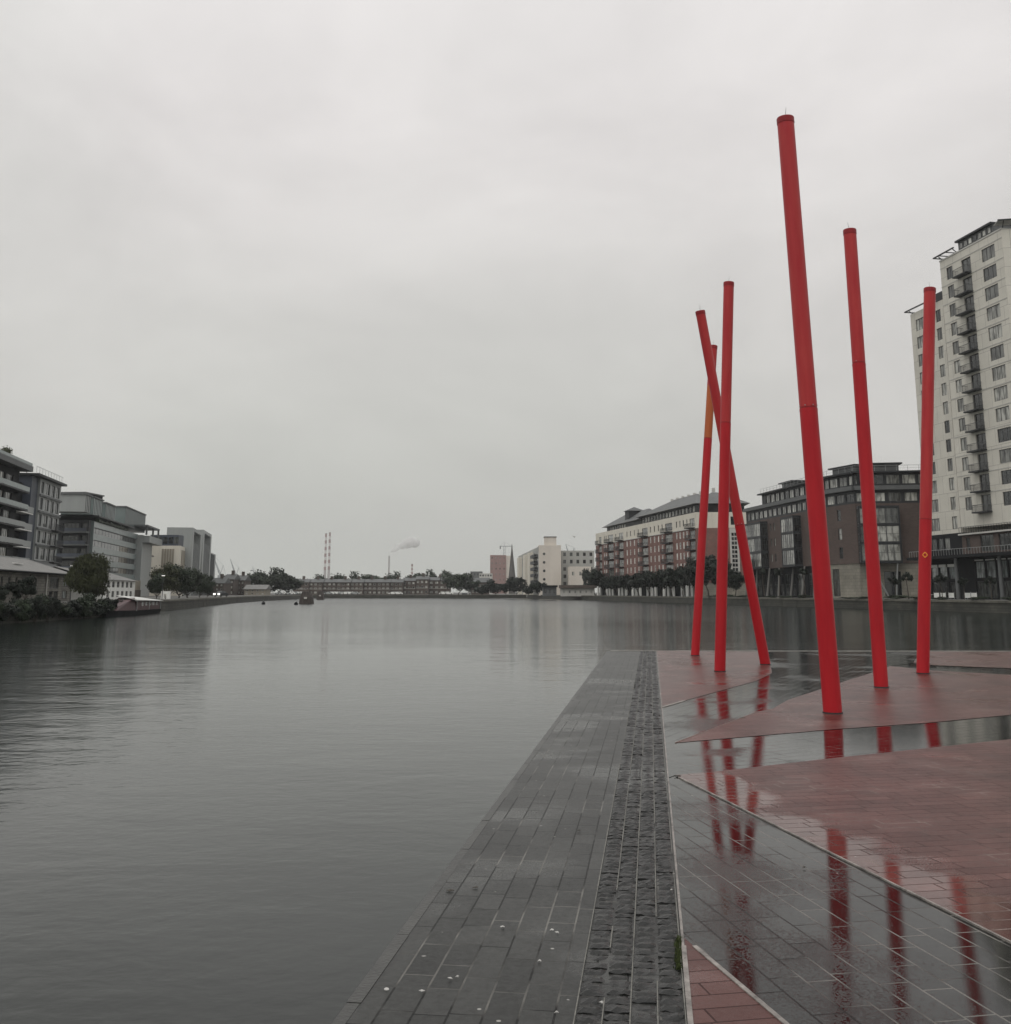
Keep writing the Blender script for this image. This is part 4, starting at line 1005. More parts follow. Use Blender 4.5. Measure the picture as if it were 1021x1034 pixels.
# ------------------------------------------------------------------ trees on the right quay
yy = [(601, 576, 15), (612, 584, 9), (621, 583, 12), (633, 582, 13), (645, 580, 14), (655, 578, 13), (666, 577, 15), (678, 574, 15), (689, 573, 13), (703, 565, 20), (714, 560, 20), (727, 566, 18), (741, 577, 16)]
for i, (u, vt, wp) in enumerate(yy):
    p = onplane(94.5, u)
    px_tree('round_tree', u, vt - 3, 0, wp * 1.6, p.y, 'quaytree', '%s dark round-crowned tree from the left before the red brick block' % ORD[i], .2, group='dark round trees lining the right quay', seed=i % 3, mt='leaf_deep', n=4200, leaf=.6, lumps=26)
# pleached trees before the brown building
for i, (u, vt, wp) in enumerate([(771, 573, 9), (786, 574, 9), (812, 573, 9)]):
    p = onplane(95.5, u)
    px_tree('clipped_tree', u, vt, 0, wp * 1.1, p.y, 'pleach', '%s small box-headed tree from the left before the black glazed bays' % ORD[i], .72, group='small box-headed trees by the slanted columns', seed=i, mt='leaf_deep', n=1300, leaf=.4, lumps=10)
for i, (u, vt, wp) in enumerate([(903, 582, 16), (916, 578, 17), (950, 580, 15), (972, 583, 14), (1000, 582, 16)]):
    p = onplane(96, u)
    px_tree('spreading_tree', u, vt, 0, wp, p.y, 'umbrella', '%s small flat-topped tree from the left among those at the far right' % ORD[i], .62, group='small flat-topped trees on the right quay', seed=i, mt='leaf_deep', n=1100, leaf=.3, lumps=12)
# ragged growth on top of the right quay wall
rdm = random.Random(11)
for i in range(16):
    Y = 132 + i * 7.6 + rdm.uniform(-2, 2); p = rq(Y)
    bush(p.x + 1.0, Y, QZ - .1, rdm.uniform(2.2, 4.5), rdm.uniform(.5, 1.0), '%s low ragged weed clump from the right along the right quay edge' % ORD[i], 'leaf', 'low ragged clumps along the right quay edge', i, 'weed_clump', 'weeds')

# hedge / dark planting between brown building and quay
# ------------------------------------------------------------------ white apartments, far right centre
def facbox(name, label, u0, u1, vt, Y, D, m, cat='building', cols=0, rows=0, ww=.5, wh=.5, fm=None, gm=None, base=QZ, side=None, group=None, z0=None, vb=None, nv=1, nh=1):
    """frontal block: left/right edge columns and top row read at distance Y"""
    a, c = at_depth(u0, vt, Y), at_depth(u1, vt, Y); fc = Facade((a.x, Y), (c.x, Y)); H = a.z
    root = empty(name, fc.pos(fc.W / 2, 0, base), label, cat, group)
    zb = (z0 if z0 is not None else base)
    if vb: zb = at_depth(u0, vb, Y).z
    hs = []
    if cols and rows:
        cw, rh = fc.W / cols, (H - zb) / rows
        hs = [(cw * (i + .5 - ww / 2), zb + rh * (j + .5 - wh / 2), cw * ww, rh * wh) for i in range(cols) for j in range(rows)]
    wall(fc, root, base - .3, H, D, m, hs, rec=.3)
    if hs: windows(fc, root, hs, nv, nh, fm=fm or M['frame'], gm=gm)
    return fc, root, H

def whiteapts():
    fc, root, H = facbox('apartment_building', 'pale apartment building with a plain pinkish end wall and a rooftop box', 544, 566.5, 550.5, 440, 40, M['creamP'])
    W = fc.W
    def porth(b):
        b.faces([(W * .43 + .9 * math.cos(a), -.06, H * (.16 + .165 * k) + .9 * math.sin(a)) for k in range(5) for a in [i * math.pi / 4 for i in range(8)]], [tuple(range(8 * k, 8 * k + 8))[::-1] for k in range(5)], M['glass_dark'])
    for k in range(5):
        part(fc, root, 'round_window', lambda b: b.tube((0, -.08, 0), (0, .05, 0), .55, .55, M['glass_dark'], 10), x=W * .24, z=3.5 + k * (H - 5) / 4.6)
    part(fc, root, 'rooftop_box', lambda b: b.box(W * .27, W * .8, 1, 8, 0, 3.4, M['creamP']), z=H + .003)
    part(fc, root, 'rooftop_box_roof', lambda b: b.box(W * .25, W * .82, .8, 8.2, 0, .25, M['charcoal']), z=H + 3.41)
    # long side running away on the left
    A = at_depth(523.5, 558, 560); B = Vector((fc.A.x, fc.A.y)); f2 = Facade((A.x, 560), B)
    n = 9; cw = f2.W / n; rh = (H - 2 - 3) / 6
    hs = [(cw * i + cw * .2, 3 + rh * j + .5, cw * .55, rh * .6) for i in range(n) for j in range(6)]
    wall(f2, root, QZ - .3, H - .6, 7, M['lightgrey'], hs, name='side_wall', rec=.4); windows(f2, root, hs, 2, 1, fm=M['offwhite'], name='side_window')
    for i in (1, 4, 6):
        part(f2, root, 'bay_tower', lambda b: b.box(0, cw * .9, -1.6, -.01, QZ, H - 2, M['cream2']), x=cw * i)
    for j in range(6): balcony(f2, root, cw * 7.2, 3 + rh * j, cw * 1.5, 1.6, m_slab=M['frame'])
whiteapts()
fc, root, H = facbox('office_block', 'grey block with rows of square windows just left of the red brick block', 566.8, 600, 556, 450, 20, M['lightgrey'], cols=5, rows=6, ww=.42, wh=.5, gm=M['glass_dark'])
facbox('low_building', 'low pink rendered building in front of the grey square-windowed block', 575, 597, 572, 430, 12, M['creamP'], cols=3, rows=2, ww=.3, wh=.25)
fc, root, H = facbox('waterside_shed', 'long low white boathouse with a dark red roof on the far right bank', 567, 600, 594, 370, 8, M['offwhite'], cols=6, rows=1, ww=.3, wh=.35)
part(fc, root, 'roof', lambda b: b.extrude([(-.5, -.8), (fc.W + .5, -.8), (fc.W + .5, 8.5), (-.5, 8.5)], 0, 1.1, M['farbrick'], True, True), z=H + .003)
fc, root, H = facbox('waterside_shed', 'small grey shed with a dark roof left of the long white boathouse', 548.5, 562, 593, 380, 8, M['grey'], cols=3, rows=1, ww=.5, wh=.5, gm=M['glass_dark'])
part(fc, root, 'roof', lambda b: b.box(-.4, fc.W + .4, -.6, 8.4, 0, .7, M['dark']), z=H + .003)
fc, root, H = facbox('pink_block', 'plain dull pink tower block behind the church spire', 495, 511, 560.5, 900, 25, M['pinkblock'], cols=4, rows=7, ww=.25, wh=.3)
part(fc, root, 'side_panel', lambda b: b.box(fc.W + .01, fc.W + 4, 1, 24, QZ, H - .5, M['creamP']))
def spire():
    P = at_depth(517, 549, 760); root = empty('church_spire', (P.x, 760, QZ), 'dark pointed church spire in front of the pink block', 'church')
    b = MB(); b.box(-2.4, 2.4, -2.4, 2.4, 0, 11, M['darkstone'])
    for sx in (-2.2, 2.2):
        for sy in (-2.2, 2.2): b.tube((sx, sy, 11), (sx, sy, 14), .5, .05, M['darkstone'], 6)
    b.build('tower', root)
    b = MB(); b.tube((0, 0, 11.01), (0, 0, P.z - QZ), 2.6, .08, M['darkstone'], 8); b.build('spire', root)
    for s_ in (-1, 1):
        b = MB(); b.box(s_ * 1.1 - .5, s_ * 1.1 + .5, -2.5, -2.42, 6, 9.5, M['dark']); b.build('louvre', root)
spire()
fc, root, H = facbox('office_block', 'low grey office block left of the pink tower block', 475, 487, 577, 700, 14, M['grey'], cols=4, rows=4, ww=.5, wh=.4)
fc, root, H = facbox('office_block', 'low white-fronted office block immediately left of the pink tower block', 484, 497, 579, 640, 14, M['offwhite'], cols=5, rows=5, ww=.6, wh=.45)
fc, root, H = facbox('terraced_house', 'small brown house with white windows left of the spire', 476, 494, 588, 520, 10, M['farbrick'], cols=5, rows=2, ww=.4, wh=.35, gm=M['glass_curtain'], fm=M['white'])
part(fc, root, 'roof', lambda b: (b.face([(-.3, -.4, 0), (fc.W + .3, -.4, 0), (fc.W + .3, 5, 2.2), (-.3, 5, 2.2)], M['slate']), b.face([(fc.W + .3, 10.4, 0), (-.3, 10.4, 0), (-.3, 5, 2.2), (fc.W + .3, 5, 2.2)], M['slate']), b.face([(-.3, -.4, 0), (-.3, 5, 2.2), (-.3, 10.4, 0)], M['farbrick']), b.face([(fc.W + .3, -.4, 0), (fc.W + .3, 10.4, 0), (fc.W + .3, 5, 2.2)], M['farbrick'])), z=H + .003)

# ------------------------------------------------------------------ far shore terraces
def gable(b, W_, D_, h, m, ov=.3):
    b.face([(-ov, -ov, 0), (W_ + ov, -ov, 0), (W_ + ov, D_ / 2, h), (-ov, D_ / 2, h)], m); b.face([(W_ + ov, D_ + ov, 0), (-ov, D_ + ov, 0), (-ov, D_ / 2, h), (W_ + ov, D_ / 2, h)], m)
    b.face([(-ov, -ov, 0), (-ov, D_ / 2, h), (-ov, D_ + ov, 0)], m); b.face([(W_ + ov, -ov, 0), (W_ + ov, D_ + ov, 0), (W_ + ov, D_ / 2, h)], m)
us = [297, 312, 326, 340, 354, 367, 381, 394, 407, 420, 433, 455]
for i in range(len(us) - 1):
    vt = 588 if i < 8 else (586.5, 585, 586)[i - 8]; Yd = 506 + (i % 3) * 1.5 + (0 if i < 8 else 4 * (i - 7))
    fc, root, H = facbox('terraced_house', '%s brown brick terrace from the left along the far shore' % ORD[i], us[i], us[i + 1] - .4, vt, Yd, 10, M['farbrick'], cols=3 if i < 10 else 4, rows=3, ww=.5, wh=.42, gm=M['glass_curtain'], fm=M['white'], group='brown brick terraces on the far shore')
    part(fc, root, 'roof', lambda b: gable(b, fc.W, 10, 1.6, M['slate']), z=H + .003)
    part(fc, root, 'chimney', lambda b: b.box(fc.W * .45, fc.W * .45 + 1.1, 4.3, 5.6, 0, 3.0, M['farbrick']), z=H)
    part(fc, root, 'sill_band', lambda b: b.box(0, fc.W, -.08, -.003, -.08, .08, M['offwhite']), z=H / 2.9 + 1)
for i, (a, c, vt, Yd, l) in enumerate([(213, 226, 589, 380, 'brown terrace with zigzag gables beside the left bank trees'), (226, 236, 585, 400, 'three storey brown flats with white windows behind the lit car'), (236, 247, 586, 408, 'brown flats between the lit car and the pale waterside house')]):
    fc, root, H = facbox('terraced_house', l, a, c, vt, Yd, 10, M['farbrick'], cols=3, rows=3, ww=.42, wh=.4, gm=M['glass_curtain'], fm=M['white'])
    part(fc, root, 'roof', lambda b: gable(b, fc.W, 10, 2.0, M['slate']), z=H + .003)
    part(fc, root, 'chimney', lambda b: b.box(fc.W * .45, fc.W * .45 + 1, 4.3, 5.4, 0, 3.4, M['farbrick']), z=H)
fc, root, H = facbox('waterside_house', 'pale two storey house with a grey roof on the far left bank', 247, 268, 595, 400, 9, M['tan'], cols=4, rows=2, ww=.4, wh=.4, fm=M['white'], gm=M['glass_curtain'])
part(fc, root, 'roof', lambda b: gable(b, fc.W, 9, 1.7, M['roof_pale'], .5), z=H + .003)

def ptree(u, vt, wp, Y, lab, mt='leaf', kind='far', seed=0, frac=.12, group=None, n=2600):
    px_tree('leafy_tree', u, vt, 0, wp, Y, kind + mt, lab, frac, group=group, seed=seed, mt=mt, n=n, leaf=.85, lumps=20)
far = [(254, 583, 16, 440), (262, 580, 15, 430), (271, 575, 20, 440), (281, 578, 20, 436), (290, 584, 17, 440), (298, 585, 14, 560), (322, 584, 18, 560), (338, 584, 16, 560), (352, 579, 20, 560), (366, 584, 13, 560), (380, 580, 20, 560), (398, 579, 15, 560), (414, 585, 12, 560), (428, 578, 18, 560), (440, 577, 20, 560), (450, 580, 13, 560), (463, 578, 20, 500), (474, 584, 13, 510)]
for i, (u, vt, wp, Y) in enumerate(far):
    ptree(u, vt - 2.5, wp * 2.1, Y, '%s round dark tree from the left rising above the far shore roofs' % ORD[i], 'leaf', 'far', i % 3, group='trees behind the far shore houses')
for i, (u, vt, wp, Y, l) in enumerate([(500, 587, 12, 470, 'dark conifer-like tree left of the church spire'), (511, 590, 12, 460, 'low bushy tree at the foot of the spire'), (522, 584, 14, 450, 'bushy tree between the spire and the pale apartment building'), (486, 592, 14, 470, 'low olive tree before the small brown house'), (544, 588, 12, 400, 'small tree in front of the pale apartment building'), (592, 575, 6, 420, 'slim tree peeping between the grey block and the round trees'), (533, 593, 10, 410, 'low shrubby tree under the balconies of the pale apartment building')]):
    ptree(u, vt - 2, wp * 1.7, Y, l, 'leaf_deep', 'farlow', i % 3, n=2200, frac=.05)

# chimneys on the horizon
def stack(u, vt, Y, rb, rt, label, bands, name='power_station_chimney', cat='chimney', group=None):
    P = at_depth(u, vt, Y); H = P.z - QZ
    root = empty(name, (P.x, Y, QZ), label, cat, group); x = MB(); zt = H * (1 - bands[0] if bands else 1)
    x.tube((0, 0, 0), (0, 0, zt), rb, rb + (rt - rb) * zt / H, M['concrete'], 20); x.build('shaft', root)
    if bands:
        n = bands[1] + 2; hh = (H - zt) / n
        for i in range(n):
            x = MB(); z = zt + i * hh; r0 = rb + (rt - rb) * z / H; r1 = rb + (rt - rb) * (z + hh) / H
            x.tube((0, 0, z), (0, 0, z + hh), r0 * 1.003, r1 * 1.003, M['chimred'] if i % 2 == 0 else M['chimwhite'], 20); x.build('painted_band', root)
    x = MB(); x.tube((0, 0, H), (0, 0, H + 1), rt * .9, rt * .9, M['dark'], 16); x.build('rim', root)
G = 'twin striped chimneys on the horizon'
stack(329.3, 539, 2600, 3.4, 2.4, 'left one of the twin red and white striped chimneys', (.62, 9), group=G)
stack(333.2, 538, 2640, 3.4, 2.4, 'right one of the twin red and white striped chimneys', (.62, 9), group=G)
stack(393, 562, 2300, 1.9, 1.6, 'thin plain chimney with a smoke plume', None)
stack(416.2, 570, 2200, 2.2, 1.9, 'short thick chimney with dark bands right of the smoking one', (.6, 7))
def smoke():
    P = at_depth(393, 560, 2300); me = bpy.data.meshes.new('smoke'); import bmesh
    bm = bmesh.new(); rd = random.Random(4)
    for i in range(16):
        t = i / 15; r = 3.2 + 12 * t ** .8; c = Vector((4 + 50 * t, 0, 3 + 27 * t ** .7 - (6 * max(0, t - .6)))) + Vector((rd.uniform(-1, 1), rd.uniform(-1, 1), rd.uniform(-1, 1))) * r * .35
        r *= rd.uniform(.7, 1.1)
        g = bmesh.ops.create_icosphere(bm, subdivisions=3, radius=1)
        for v in g['verts']:
            n_ = v.co.normalized(); k = 1 + .18 * math.sin(n_.x * 5 + i) * math.sin(n_.z * 6 + 2 * i) + .08 * math.sin(n_.y * 13 + n_.x * 9)
            v.co = c + Vector((n_.x * r * 1.1, n_.y * r, n_.z * r * .8)) * k
    bm.to_mesh(me); bm.free(); o = bpy.data.objects.new('smoke', me); col.objects.link(o); o.location = P
    m = bpy.data.materials.new('smoke'); m.use_nodes = True; n = m.node_tree; n.nodes.remove(n.nodes['Principled BSDF'])
    v = n.nodes.new('ShaderNodeVolumePrincipled'); v.inputs['Density'].default_value = .12; v.inputs['Color'].default_value = (1, .99, .98, 1)
    v.inputs['Emission Strength'].default_value = 0.0
    n.links.new(v.outputs[0], n.nodes['Material Output'].inputs['Volume']); me.materials.append(m)
    tag(o, kind='stuff')
smoke()

# ------------------------------------------------------------------ cranes
def luffing(u, vm, vb, Y, ju, jv, lab, fu=None, fv=None):
    top = at_depth(u, vm, Y); tip = at_depth(ju, jv, Y); s_ = Y / 1069
    root = empty('luffing_crane', (top.x, Y, QZ), lab, 'crane')
    b = MB(); h = top.z - QZ; pv = h * .55
    for sx in (-.9, .9):
        for sy in (-.9, .9): b.tube((sx, sy, 0), (sx, sy, pv), .22, .22, M['crane'], 4)
    n = int(pv / 2.4)
    for i in range(n): b.tube((-.9, -.9, i * 2.4), (.9, -.9, i * 2.4 + 2.4), .12, .12, M['crane'], 4); b.tube((.9, .9, i * 2.4), (-.9, .9, i * 2.4 + 2.4), .12, .12, M['crane'], 4)
    b.build('mast', root)
    b = MB(); b.box(-1.6, 1.6, -1.4, 1.4, pv, pv + 2.2, M['crane']); b.box(1.6 if tip.x < top.x else -6, 6 if tip.x < top.x else -1.6, -1, 1, pv + .3, pv + 2, M['charcoal']); b.build('cab', root)
    b = MB(); t = Vector((tip.x - top.x, 0, tip.z - QZ)); o = Vector((0, 0, pv + 2)); off = Vector((0, .9, 0))
    b.tube(o - off, t, .35, .2, M['crane'], 5); b.tube(o + off, t, .35, .2, M['crane'], 5); up = Vector((1.0, 0, 1.0)); b.tube(o + up, t, .22, .15, M['crane'], 5)
    for i in range(1, 14):
        p = o.lerp(t, i / 14); b.tube(p - off * (1 - i / 14), p + up * (1 - i / 14), .1, .1, M['crane'], 4); b.tube(p + off * (1 - i / 14), p + up * (1 - i / 14), .1, .1, M['crane'], 4)
    b.build('jib', root)
    b = MB(); ap = Vector((2.5 if tip.x < top.x else -2.5, 0, h)); b.tube((0, 0, pv + 2), ap, .25, .25, M['crane'], 5); b.tube(ap, t, .1, .1, M['crane'], 4); b.tube(ap, (5 if tip.x < top.x else -5, 0, pv + 2), .12, .12, M['crane'], 4)
    b.build('a_frame', root)
luffing(222.6, 570.5, 590, 900, 215, 560.5, 'leftmost tilted crane beside the cream left bank block')
luffing(238.5, 573, 590, 950, 232.5, 564.3, 'middle tilted crane above the brown terrace gables')
luffing(258, 579, 590, 1200, 255, 572, 'small faint tilted crane left of the dark far tree')
def hammer(u, vj, Y, u0, u1, lab, vm):
    a = at_depth(u, vj, Y); l, r = at_depth(u0, vj, Y), at_depth(u1, vj, Y); root = empty('tower_crane', (a.x, Y, QZ), lab, 'crane')
    h = a.z - QZ; b = MB()
    for sx in (-.8, .8): b.tube((sx, 0, 0), (sx, 0, h), .3, .3, M['crane'], 4)
    for i in range(int(h / 3)): b.tube((-.8, 0, i * 3), (.8, 0, i * 3 + 3), .15, .15, M['crane'], 4)
    b.build('mast', root)
    b = MB(); b.tube((l.x - a.x, 0, h), (r.x - a.x, 0, h), .45, .45, M['crane'], 4); b.tube((l.x - a.x, 0, h), (0, 0, h + 4), .12, .12, M['crane'], 4); b.tube((r.x - a.x, 0, h), (0, 0, h + 4), .12, .12, M['crane'], 4); b.tube((0, 0, h), (0, 0, h + 4.2), .3, .2, M['crane'], 4)
    b.build('jib', root)
    b = MB(); b.box((l.x - a.x) * .95, (l.x - a.x) * .75, -.8, .8, h - 2.6, h - .4, M['charcoal']); b.build('counterweight', root)
hammer(509.3, 551.5, 1000, 504.5, 518, 'flat-topped yellowish tower crane above the pink block', 560)
luffing(576, 553, 560, 700, 571.5, 549.5, 'small crane behind the roof of the grey square-windowed block')

# ------------------------------------------------------------------ left bank buildings
def L1():
    X0 = -52.0
    def q(u, v=510): return hit(u, v, X0).xy
    zt = hit(39.7, 480, X0)
    # front volume with long balconies
    A, B = q(-50), q(17); fc = Facade(A, B); W = fc.W
    root = empty('apartment_building', fc.pos(W, 0, QZ), 'dark apartment building with pale balcony fronts at the left edge', 'building')
    H = hit(12, 470, X0).z; fh = 2.95
    rows = [H - 1.0 - fh * (i + 1) + .3 for i in range(7)]
    hs = []
    for z in rows: hs += [(1 + 4.6 * j, z, 3.6, 2.2) for j in range(int((W - 2) / 4.6))]
    wall(fc, root, QZ - .2, H - .4, 14, M['dark'], hs, rec=.35); windows(fc, root, hs, 4, 1, gm=M['glass_curtain'], fm=M['charcoal'])
    part(fc, root, 'roof_slab', lambda b: b.box(-1, W + 1.2, -1.8, 13, 0, .9, M['grey']), z=H - .39)
    for i, z in enumerate(rows):
        balcony(fc, root, -.5, z - .15, W + (2.4 if i < 2 else 1.4), 1.3, m_slab=M['charcoal'], m_rail=M['greenglass' if i < 2 else 'zinc'], h=.85)
    # recessed link with small white balconies
    C = q(19); D_ = q(36); f2 = Facade(C, D_);  W2 = f2.W
    wall(f2, root, QZ - .2, H - 1.5, 12, M['dark'], (), name='link_wall', y=1.8)
    for z in rows[1:]: balcony(f2, root, .6, z - .15, W2 - .9, 1.6, m_slab=M['white'], m_rail=M['zinc'], y=1.8, name='link_balcony')
    # corner volume
    A, B = q(39), q(60.5); f3 = Facade(A, B); W3 = f3.W; H3 = hit(41, 482.5, X0).z
    rows3 = [H3 - 2.6 - 2.95 * i for i in range(7)]; hs = []
    for i, z in enumerate(rows3):
        hs += [(W3 * .05, z, W3 * .13, 2.1), (W3 * .26, z, W3 * .2, 2.1), (W3 * .53, z - .1, W3 * .17, 2.2), (W3 * .76, z, W3 * .18, 2.1)]
    wall(f3, root, QZ - .2, H3, 13, M['zinc'], hs, name='corner_wall', rec=.35)
    windows(f3, root, hs, 2, 1, gm=M['glass_dark'], fm=M['charcoal'], name='corner_window')
    for z in rows3[1:]: part(f3, root, 'floor_band', lambda b: b.box(-.2, W3 + .2, -.3, -.004, 0, .35, M['grey']), z=z + 2.35)
    part(f3, root, 'corner_roof', lambda b: b.box(-4.5, W3 + .7, -.9, 13.5, 0, .4, M['charcoal']), z=H3 + .003)
    part(f3, root, 'dark_flank', lambda b: b.box(-4.0, -.01, .4, 12.5, QZ, H3 - .01, M['bluegrey']))
    part(f3, root, 'roof_railing', lambda b: [b.tube((-5 + k * 2, -.5, 0), (-5 + k * 2, -.5, 1.1), .04, .04, M['steel'], 4) for k in range(int((W3 + 5) / 2))] + [b.tube((-5, -.5, 1.1), (W3 - 1, -.5, 1.1), .04, .04, M['steel'], 4)], z=H3 + .45)
    for z in rows3[2:]: balcony(f3, root, W3 * .6, z - .25, W3 * .4, 1.2, panel=False, name='corner_balcony')
    # round tree on the roof
    P = hit(10, 466, X0 - 1)
    tr = tree('roof_garden_tree', P.x - 1.9, P.y, H - .1, 4.6, 3.6, .3, 'roof', 'round clipped olive tree on the roof terrace at the left edge', mt='leaf_olive', n=2500, leaf=.3, lumps=14)
    for i, (u, v) in enumerate(((17, 472), (23, 475), (27, 476.5))):
        P = hit(u, v, X0 - 1.5); bush(P.x, P.y, H + .45, 2.4, 1.0, '%s low planting from the left beside the round tree on the left roof terrace' % ORD[i], 'leaf', 'low planting on the left roof terrace', i, 'roof_shrub')
    part(fc, root, 'terrace_rail', lambda b: b.box(0, W + 1, -1.7, -1.66, 0, .5, M['greenglass']), z=H + .52)
L1()

def L2():
    X0 = -55.0
    q = lambda u, v=545: hit(u, v, X0).xy
    A, B = q(94), q(139); fc = Facade(A, B); W = fc.W
    root = empty('office_building', fc.pos(0, 0, QZ), 'grey-green banded office building with glass rooftop boxes behind the willow', 'building')
    Hs = [hit(95.3, v, X0).z for v in (526, 538.5, 551.5, 562.5)]      # tops of the spandrels
    Htop = Hs[0]; fh = (Hs[0] - Hs[2]) / 2
    hs = [(.3, Htop - fh * i - fh + .0, W - .6, 1.45) for i in range(5)]
    wall(fc, root, QZ - .2, Htop, 16, M['greenglass'], hs, rec=.5)
    n = 5
    wl = []
    for h in hs:
        for j in range(n): wl.append((h[0] + j * h[2] / n, h[1], h[2] / n - .02, h[3]))
    windows(fc, root, wl, 3, 1, gm=M['glass_dark'], fm=M['charcoal'], rec=.45)
    for i in range(4): part(fc, root, 'planter_growth', lambda b: None) if False else None
    # frontal end with deep balconies
    e0 = at_depth(60, 560, A.y - .5); f2 = Facade((e0.x, A.y - 2.0), (A.x - .2, A.y - 2.6)); W2 = f2.W
    h2 = [(W2 * .12, Htop - fh * (i + 1) + .3, W2 * .55, fh - .9) for i in range(5)] + [(W2 * .75, Htop - fh * (i + 1) + .3, W2 * .2, fh - .9) for i in range(5)]
    wall(f2, root, QZ - .2, Htop - .01, 1.0, M['charcoal'], h2, name='end_wall', rec=.5); windows(f2, root, h2, 4, 1, gm=M['glass_dark'], fm=M['charcoal'], rec=.4, name='end_window')
    for i in range(5): part(f2, root, 'end_balcony', lambda b: (b.box(-.3, W2 + .3, -1.8, -.004, 0, .35, M['grey']), b.box(-.3, W2 + .3, -1.8, -1.7, .351, 1.1, M['bluegrey'])), z=Htop - fh * (i + 1) - .1)
    part(fc, root, 'roof_slab', lambda b: b.box(-1.2, W * .78, -1.2, 15, 0, .35, M['charcoal']), z=Htop + .9)
    part(fc, root, 'roof_edge_planting', lambda b: [b.box(i * 1.2, i * 1.2 + .9, -.6, .4, 0, random.uniform(.3, .9), M['leaf']) for i in range(2, int(W * .7 / 1.2))], z=Htop + .004)
    # rooftop boxes
    def rb(fx, u0, u1, vt, y0, d, nm, m1, lab=None):
        x0 = fx.px(u0, 515)[0]; x1 = fx.px(u1, 515)[0]; zt = fx.px((u0), vt)[1]
        b = MB(); b.box(x0, x1, y0, y0 + d, Htop + 1.26, zt, m1); b.box(x0 - .3, x1 + .3, y0 - .3, y0 + d + .3, zt + .003, zt + .3, M['grey'])
        for i in range(int((x1 - x0) / 1.6) + 1): b.box(x0 + i * 1.6, x0 + i * 1.6 + .12, y0 - .08, y0 - .003, Htop + 1.27, zt - .01, M['charcoal'])
        o = b.build(nm); fx.place(o, root, 0, 0, 0); return o
    rb(f2, 61, 84, 498, .3, 9, 'rooftop_box', M['dark'])
    rb(fc, 84, 89.5, 499, -.4, 8, 'rooftop_box', M['zinc']); rb(fc, 92.5, 102, 502, -.3, 7, 'rooftop_box', M['greenglass'])
    rb(fc, 109, 119, 508, .6, 7, 'rooftop_box', M['greenglass'])
    rb(fc, 130, 150, 512, .8, 9, 'rooftop_glass_box', M['greenglass'])
    # stair tower at the far end
    C, D_ = q(138.5), q(149); f4 = Facade(C, D_)
    zt = Htop + .3
    wall(f4, root, QZ - .2, zt - .5, 13, M['zinc'], (), name='stair_tower', y=-1.5)
    part(f4, root, 'tower_roof', lambda b: b.box(-2, f4.W + 3, -3.0, 5, 0, .45, M['grey']), z=zt + 1.9)
    for x in (-.8, f4.W * .6, f4.W + 3): part(f4, root, 'roof_post', lambda b: b.tube((0, -2.6, 0), (0, -2.6, 2.4), .28, .28, M['grey'], 8), x=x, z=zt - .5)
    part(f4, root, 'open_balcony', lambda b: b.box(0, f4.W + 6.5, -3.4, -1.51, 0, 1.9, M['zinc']), z=zt - 2.6)
    for i in range(4): part(f4, root, 'fin', lambda b: b.box(f4.W, f4.W + 5, -1.4, 2, 0, .3, M['grey']), z=zt - 6 - i * 3.6)
L2()

def L3():
    X0 = -33.5
    q = lambda u: Vector(((lambda Y: (X0 - K * Y, Y))(X0 / ((u - CX) / (F / CT) + K))))
    A, B = q(-45), q(71); fc = Facade(A, B); W = fc.W; H = 3.95
    root = empty('old_warehouse', fc.pos(W, 0, QZ), 'long old stone warehouse with a pale slate roof by the left bank', 'building')
    hs = []; wx = [W - 16.0 + 0, W - 25, W - 22.2, W - 19.4]
    for i in range(9): hs.append((W - 17.5 - i * 2.6, 1.4, .75, 1.9))
    door = [(W - 11.0, 2.15, 4.6, 1.35), (W - 11.0, .75, 2.0, 1.1), (W - 8.6, .75, 2.2, 1.1)]; rt = [(W - 4.4, 2.4, 2.6, 1.0), (W - 4.4, .9, 2.6, 1.0)]
    wall(fc, root, QZ - .6, H, 9, M['oldstone'], hs + door + rt, rec=.25)
    windows(fc, root, hs, 1, 2, gm=M['glass_dark']); windows(fc, root, door, 3, 1, gm=M['glass_dark']); windows(fc, root, rt, 3, 1, gm=M['glass_pale'], fm=M['wood'])
    def roof(b):
        r = fc.px(0, 557)[1] - H
        b.face([(-.5, -.5, 0), (W + .5, -.5, 0), (W - 3.5, 4.6, r), (-.5, 4.6, r)], M['roof_pale']); b.face([(W + .5, 9.6, 0), (-.5, 9.6, 0), (-.5, 4.6, r), (W - 3.5, 4.6, r)], M['roof_pale'])
        b.face([(W + .5, -.5, 0), (W + .5, 9.6, 0), (W - 3.5, 4.6, r)], M['roof_pale']); b.face([(-.5, -.5, 0), (-.5, 4.6, r), (-.5, 9.6, 0)], M['stone'])
    part(fc, root, 'roof', roof, z=H + .003)
    part(fc, root, 'gutter', lambda b: b.tube((-.5, -.56, -.05), (W + .5, -.56, -.05), .11, .11, M['dark'], 6), z=H)
    part(fc, root, 'downpipe', lambda b: b.tube((W - 12.6, -.1, QZ), (W - 12.6, -.1, H), .08, .08, M['offwhite'], 6))
    part(fc, root, 'skylight', lambda b: b.box(0, 3.2, 0, .35, 0, .08, M['white']), x=W - 20, y=1.6, z=H + .95)
L3()
